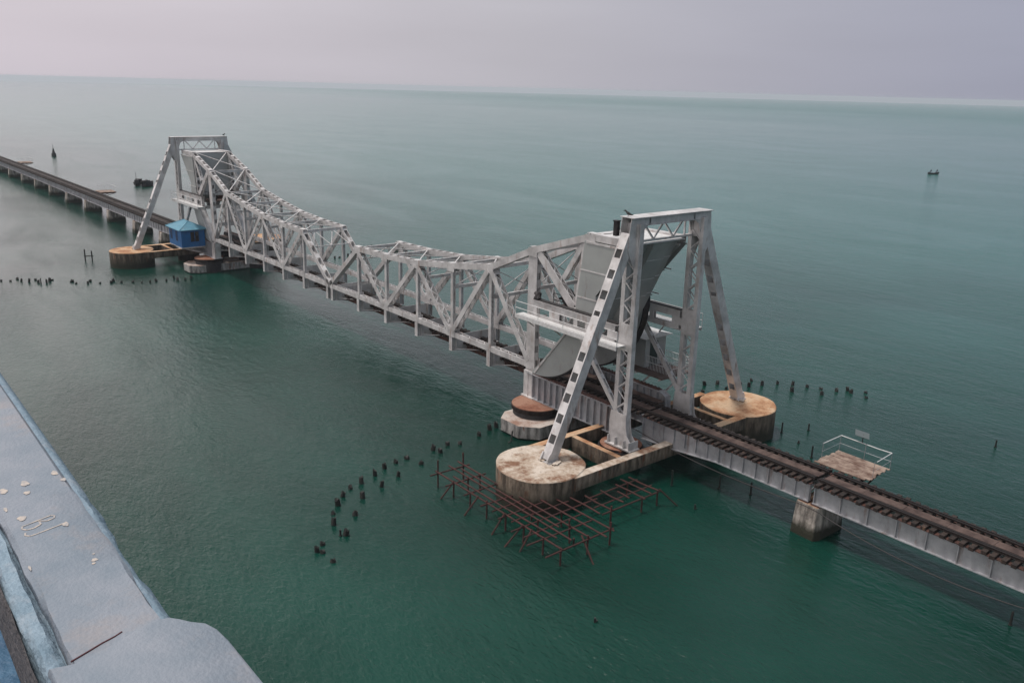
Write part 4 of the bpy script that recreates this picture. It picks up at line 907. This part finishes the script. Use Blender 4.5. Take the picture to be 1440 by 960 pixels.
# ------------------------------------------------------------------ parapet of the road bridge in the foreground
def parapet():
    m = pmat('worn_blue_parapet', (0.24, 0.262, 0.30), 0.75, scale=5, col2=(0.18, 0.215, 0.255), stain=((0.30, 0.26, 0.25), 0.62, 2.2), bump=0.2, bscale=110, spec=0.3)
    m2 = pmat('parapet_side_blue', (0.24, 0.32, 0.385), 0.7, scale=10, col2=(0.175, 0.25, 0.31), stain=((0.30, 0.34, 0.38), 0.6, 9), bump=0.3, bscale=60, spec=0.3)
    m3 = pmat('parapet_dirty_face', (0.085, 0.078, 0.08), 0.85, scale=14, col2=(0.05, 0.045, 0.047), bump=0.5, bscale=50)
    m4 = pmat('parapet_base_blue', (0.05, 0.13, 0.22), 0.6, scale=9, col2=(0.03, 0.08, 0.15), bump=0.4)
    m5 = pmat('bare_plaster', (0.50, 0.43, 0.37), 0.9, scale=60, col2=(0.31, 0.30, 0.30))
    h = 1.1; zt = CZ-h; L = 40
    t = thing('road_bridge_parapet', (CX, CY+0.3, zt-1), 'pale blue painted concrete parapet in the lower left corner', 'parapet')
    rnd = random.Random(4)
    def strip(name, mat, prof, x0, x1, step=0.1, wob=0.004):
        """closed cross-section prof (y, z) swept along x with small casting unevenness"""
        mb = MB(); xs = []; x = x0
        while x < x1-1e-6:
            xs.append(x); x += step if x > CX-5 else 2.5
        xs.append(x1); n = len(prof); vs = []
        ph = [rnd.uniform(0, 6) for _ in range(2*n)]
        for x in xs:
            for k, (y, z) in enumerate(prof):
                w = wob*(math.sin(x*5.3+ph[k])+0.7*math.sin(x*13.7+ph[n+k])+0.5*math.sin(x*41+2*ph[k]))*(1 if x > CX-6 else 0)
                vs.append((x, CY+y+w, zt+z+w*0.12))
        fs = [(i*n+k, i*n+(k+1) % n, (i+1)*n+(k+1) % n, (i+1)*n+k) for i in range(len(xs)-1) for k in range(n)]
        mb.add(vs, fs+[tuple(range(n))[::-1], tuple(range((len(xs)-1)*n, len(xs)*n))], True)
        o = mb.build(name, mat, t); 
        return o
    x0, x1 = CX-L, CX-1.58
    strip('top_rail', m, [(0.246, -0.06), (0.244, -0.012), (0.252, 0.0), (0.34, 0.0), (0.425, 0.0), (0.434, -0.010), (0.436, -0.06)], x0, x1-0.005, 0.05, 0.003)
    strip('outer_bevel', m2, [(0.30, -0.4), (0.30, -0.065), (0.428, -0.022), (0.446, -0.026), (0.472, -0.06), (0.472, -0.4)], x0, x1+0.01, 0.06, 0.005)
    strip('inner_bevel', m2, [(0.299, -0.4), (0.299, -0.07), (0.246, -0.048), (0.238, -0.038), (0.229, -0.019), (0.205, -0.015), (0.196, -0.030), (0.19, -0.4)], x0, CX-0.9, 0.05, 0.003)
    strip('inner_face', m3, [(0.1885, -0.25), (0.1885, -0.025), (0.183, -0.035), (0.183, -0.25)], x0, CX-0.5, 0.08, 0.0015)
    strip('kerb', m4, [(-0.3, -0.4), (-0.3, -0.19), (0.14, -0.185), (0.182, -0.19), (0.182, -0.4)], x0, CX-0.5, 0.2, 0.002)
    # post block: outline in plan, rounded outer corner
    mb = MB()
    out_ = [(-1.640, 0.205), (-1.628, 0.25), (-1.648, 0.33), (-1.680, 0.405), (-1.672, 0.445), (-1.652, 0.462), (-1.628, 0.478), (-1.605, 0.500), (-1.57, 0.512), (-1.52, 0.517), (-1.35, 0.521), (-0.9, 0.523), (-0.6, 0.52), (-0.6, 0.205)]
    def ring(off, z):
        c = V((-1.15, 0.36)); r = []
        for a, b in out_:
            p = V((a, b)); d = (p-c); d.normalize(); q = p-d*off; r.append((CX+q.x, CY+q.y, zt+z))
        return r
    rings = [ring(-0.004, -1.2), ring(-0.004, -0.05), ring(0.0, -0.012), ring(0.006, 0.0), ring(0.016, 0.0035)]; n = len(out_)
    vs = [p for r in rings for p in r]; fs = [(j*n+i, j*n+(i+1) % n, (j+1)*n+(i+1) % n, (j+1)*n+i) for j in range(len(rings)-1) for i in range(n)]
    mb.add(vs, fs+[tuple(range((len(rings)-1)*n, len(rings)*n))], True); mb.build('post', m, t)
    # rusty seam where rail meets post
    mb = MB(); P = [(-1.632, 0.246), (-1.645, 0.28), (-1.657, 0.31), (-1.664, 0.335), (-1.672, 0.352)]
    for (a, b), (c, d) in zip(P, P[1:]): mb.bar((CX+a, CY+b, zt+0.0006), (CX+c, CY+d, zt+0.0006), 0.0028, 0.003, (1, 0, 0))
    mb.build('rust_seam', pmat('seam_rust', (0.07, 0.02, 0.024), 0.9), t)
    # paint flakes and scratched letters B J
    mb = MB()
    for (a, b, ra, rb) in ((-2.323, 0.286, .014, .010), (-2.54, 0.333, .018, .010), (-2.474, 0.326, .010, .008), (-2.521, 0.277, .018, .009), (-2.566, 0.414, .016, .008), (-2.505, 0.424, .010, .007), (-2.225, 0.368, .012, .007), (-2.40, 0.262, .014, .004), (-2.0, 0.381, .007, .007), (-1.985, 0.375, .004, .004), (-2.03, .386, .003, .003), (-2.05, 0.253, .012, .0025)):
        n = 22; ph = rnd.uniform(0, 6); pts = []
        for i in range(n):
            tt = 2*math.pi*i/n; k = 1+0.13*math.sin(3*tt+ph)+0.08*math.sin(5*tt+2*ph); pts.append((CX+a+ra*k*math.cos(tt), CY+b+rb*k*math.sin(tt), zt+0.0006))
        mb = MB(); mb.prism(pts, (0, 0, 0.0010)); mb.build('bare_patch', m5, t)
    def stroke(pts, w, name):
        mb = MB()
        for (a, b), (c, d) in zip(pts, pts[1:]): mb.bar((CX+a, CY+b, zt+0.0008), (CX+c, CY+d, zt+0.0008), w, 0.0012, (1, 0, 0) if abs(a-c) < abs(b-d) else (0, 1, 0))
        mb.build(name, m5, t)
    return t, stroke
t, stroke = parapet()
stroke([(-2.276, 0.278), (-2.298, 0.348), (-2.292, 0.356), (-2.278, 0.352), (-2.272, 0.335), (-2.283, 0.318)], 0.0042, 'painted_letter')
stroke([(-2.283, 0.318), (-2.262, 0.318), (-2.250, 0.300), (-2.250, 0.284), (-2.262, 0.275), (-2.276, 0.278)], 0.0042, 'painted_letter')
stroke([(-2.232, 0.362), (-2.214, 0.298), (-2.212, 0.284), (-2.222, 0.275), (-2.236, 0.278)], 0.0042, 'painted_letter')
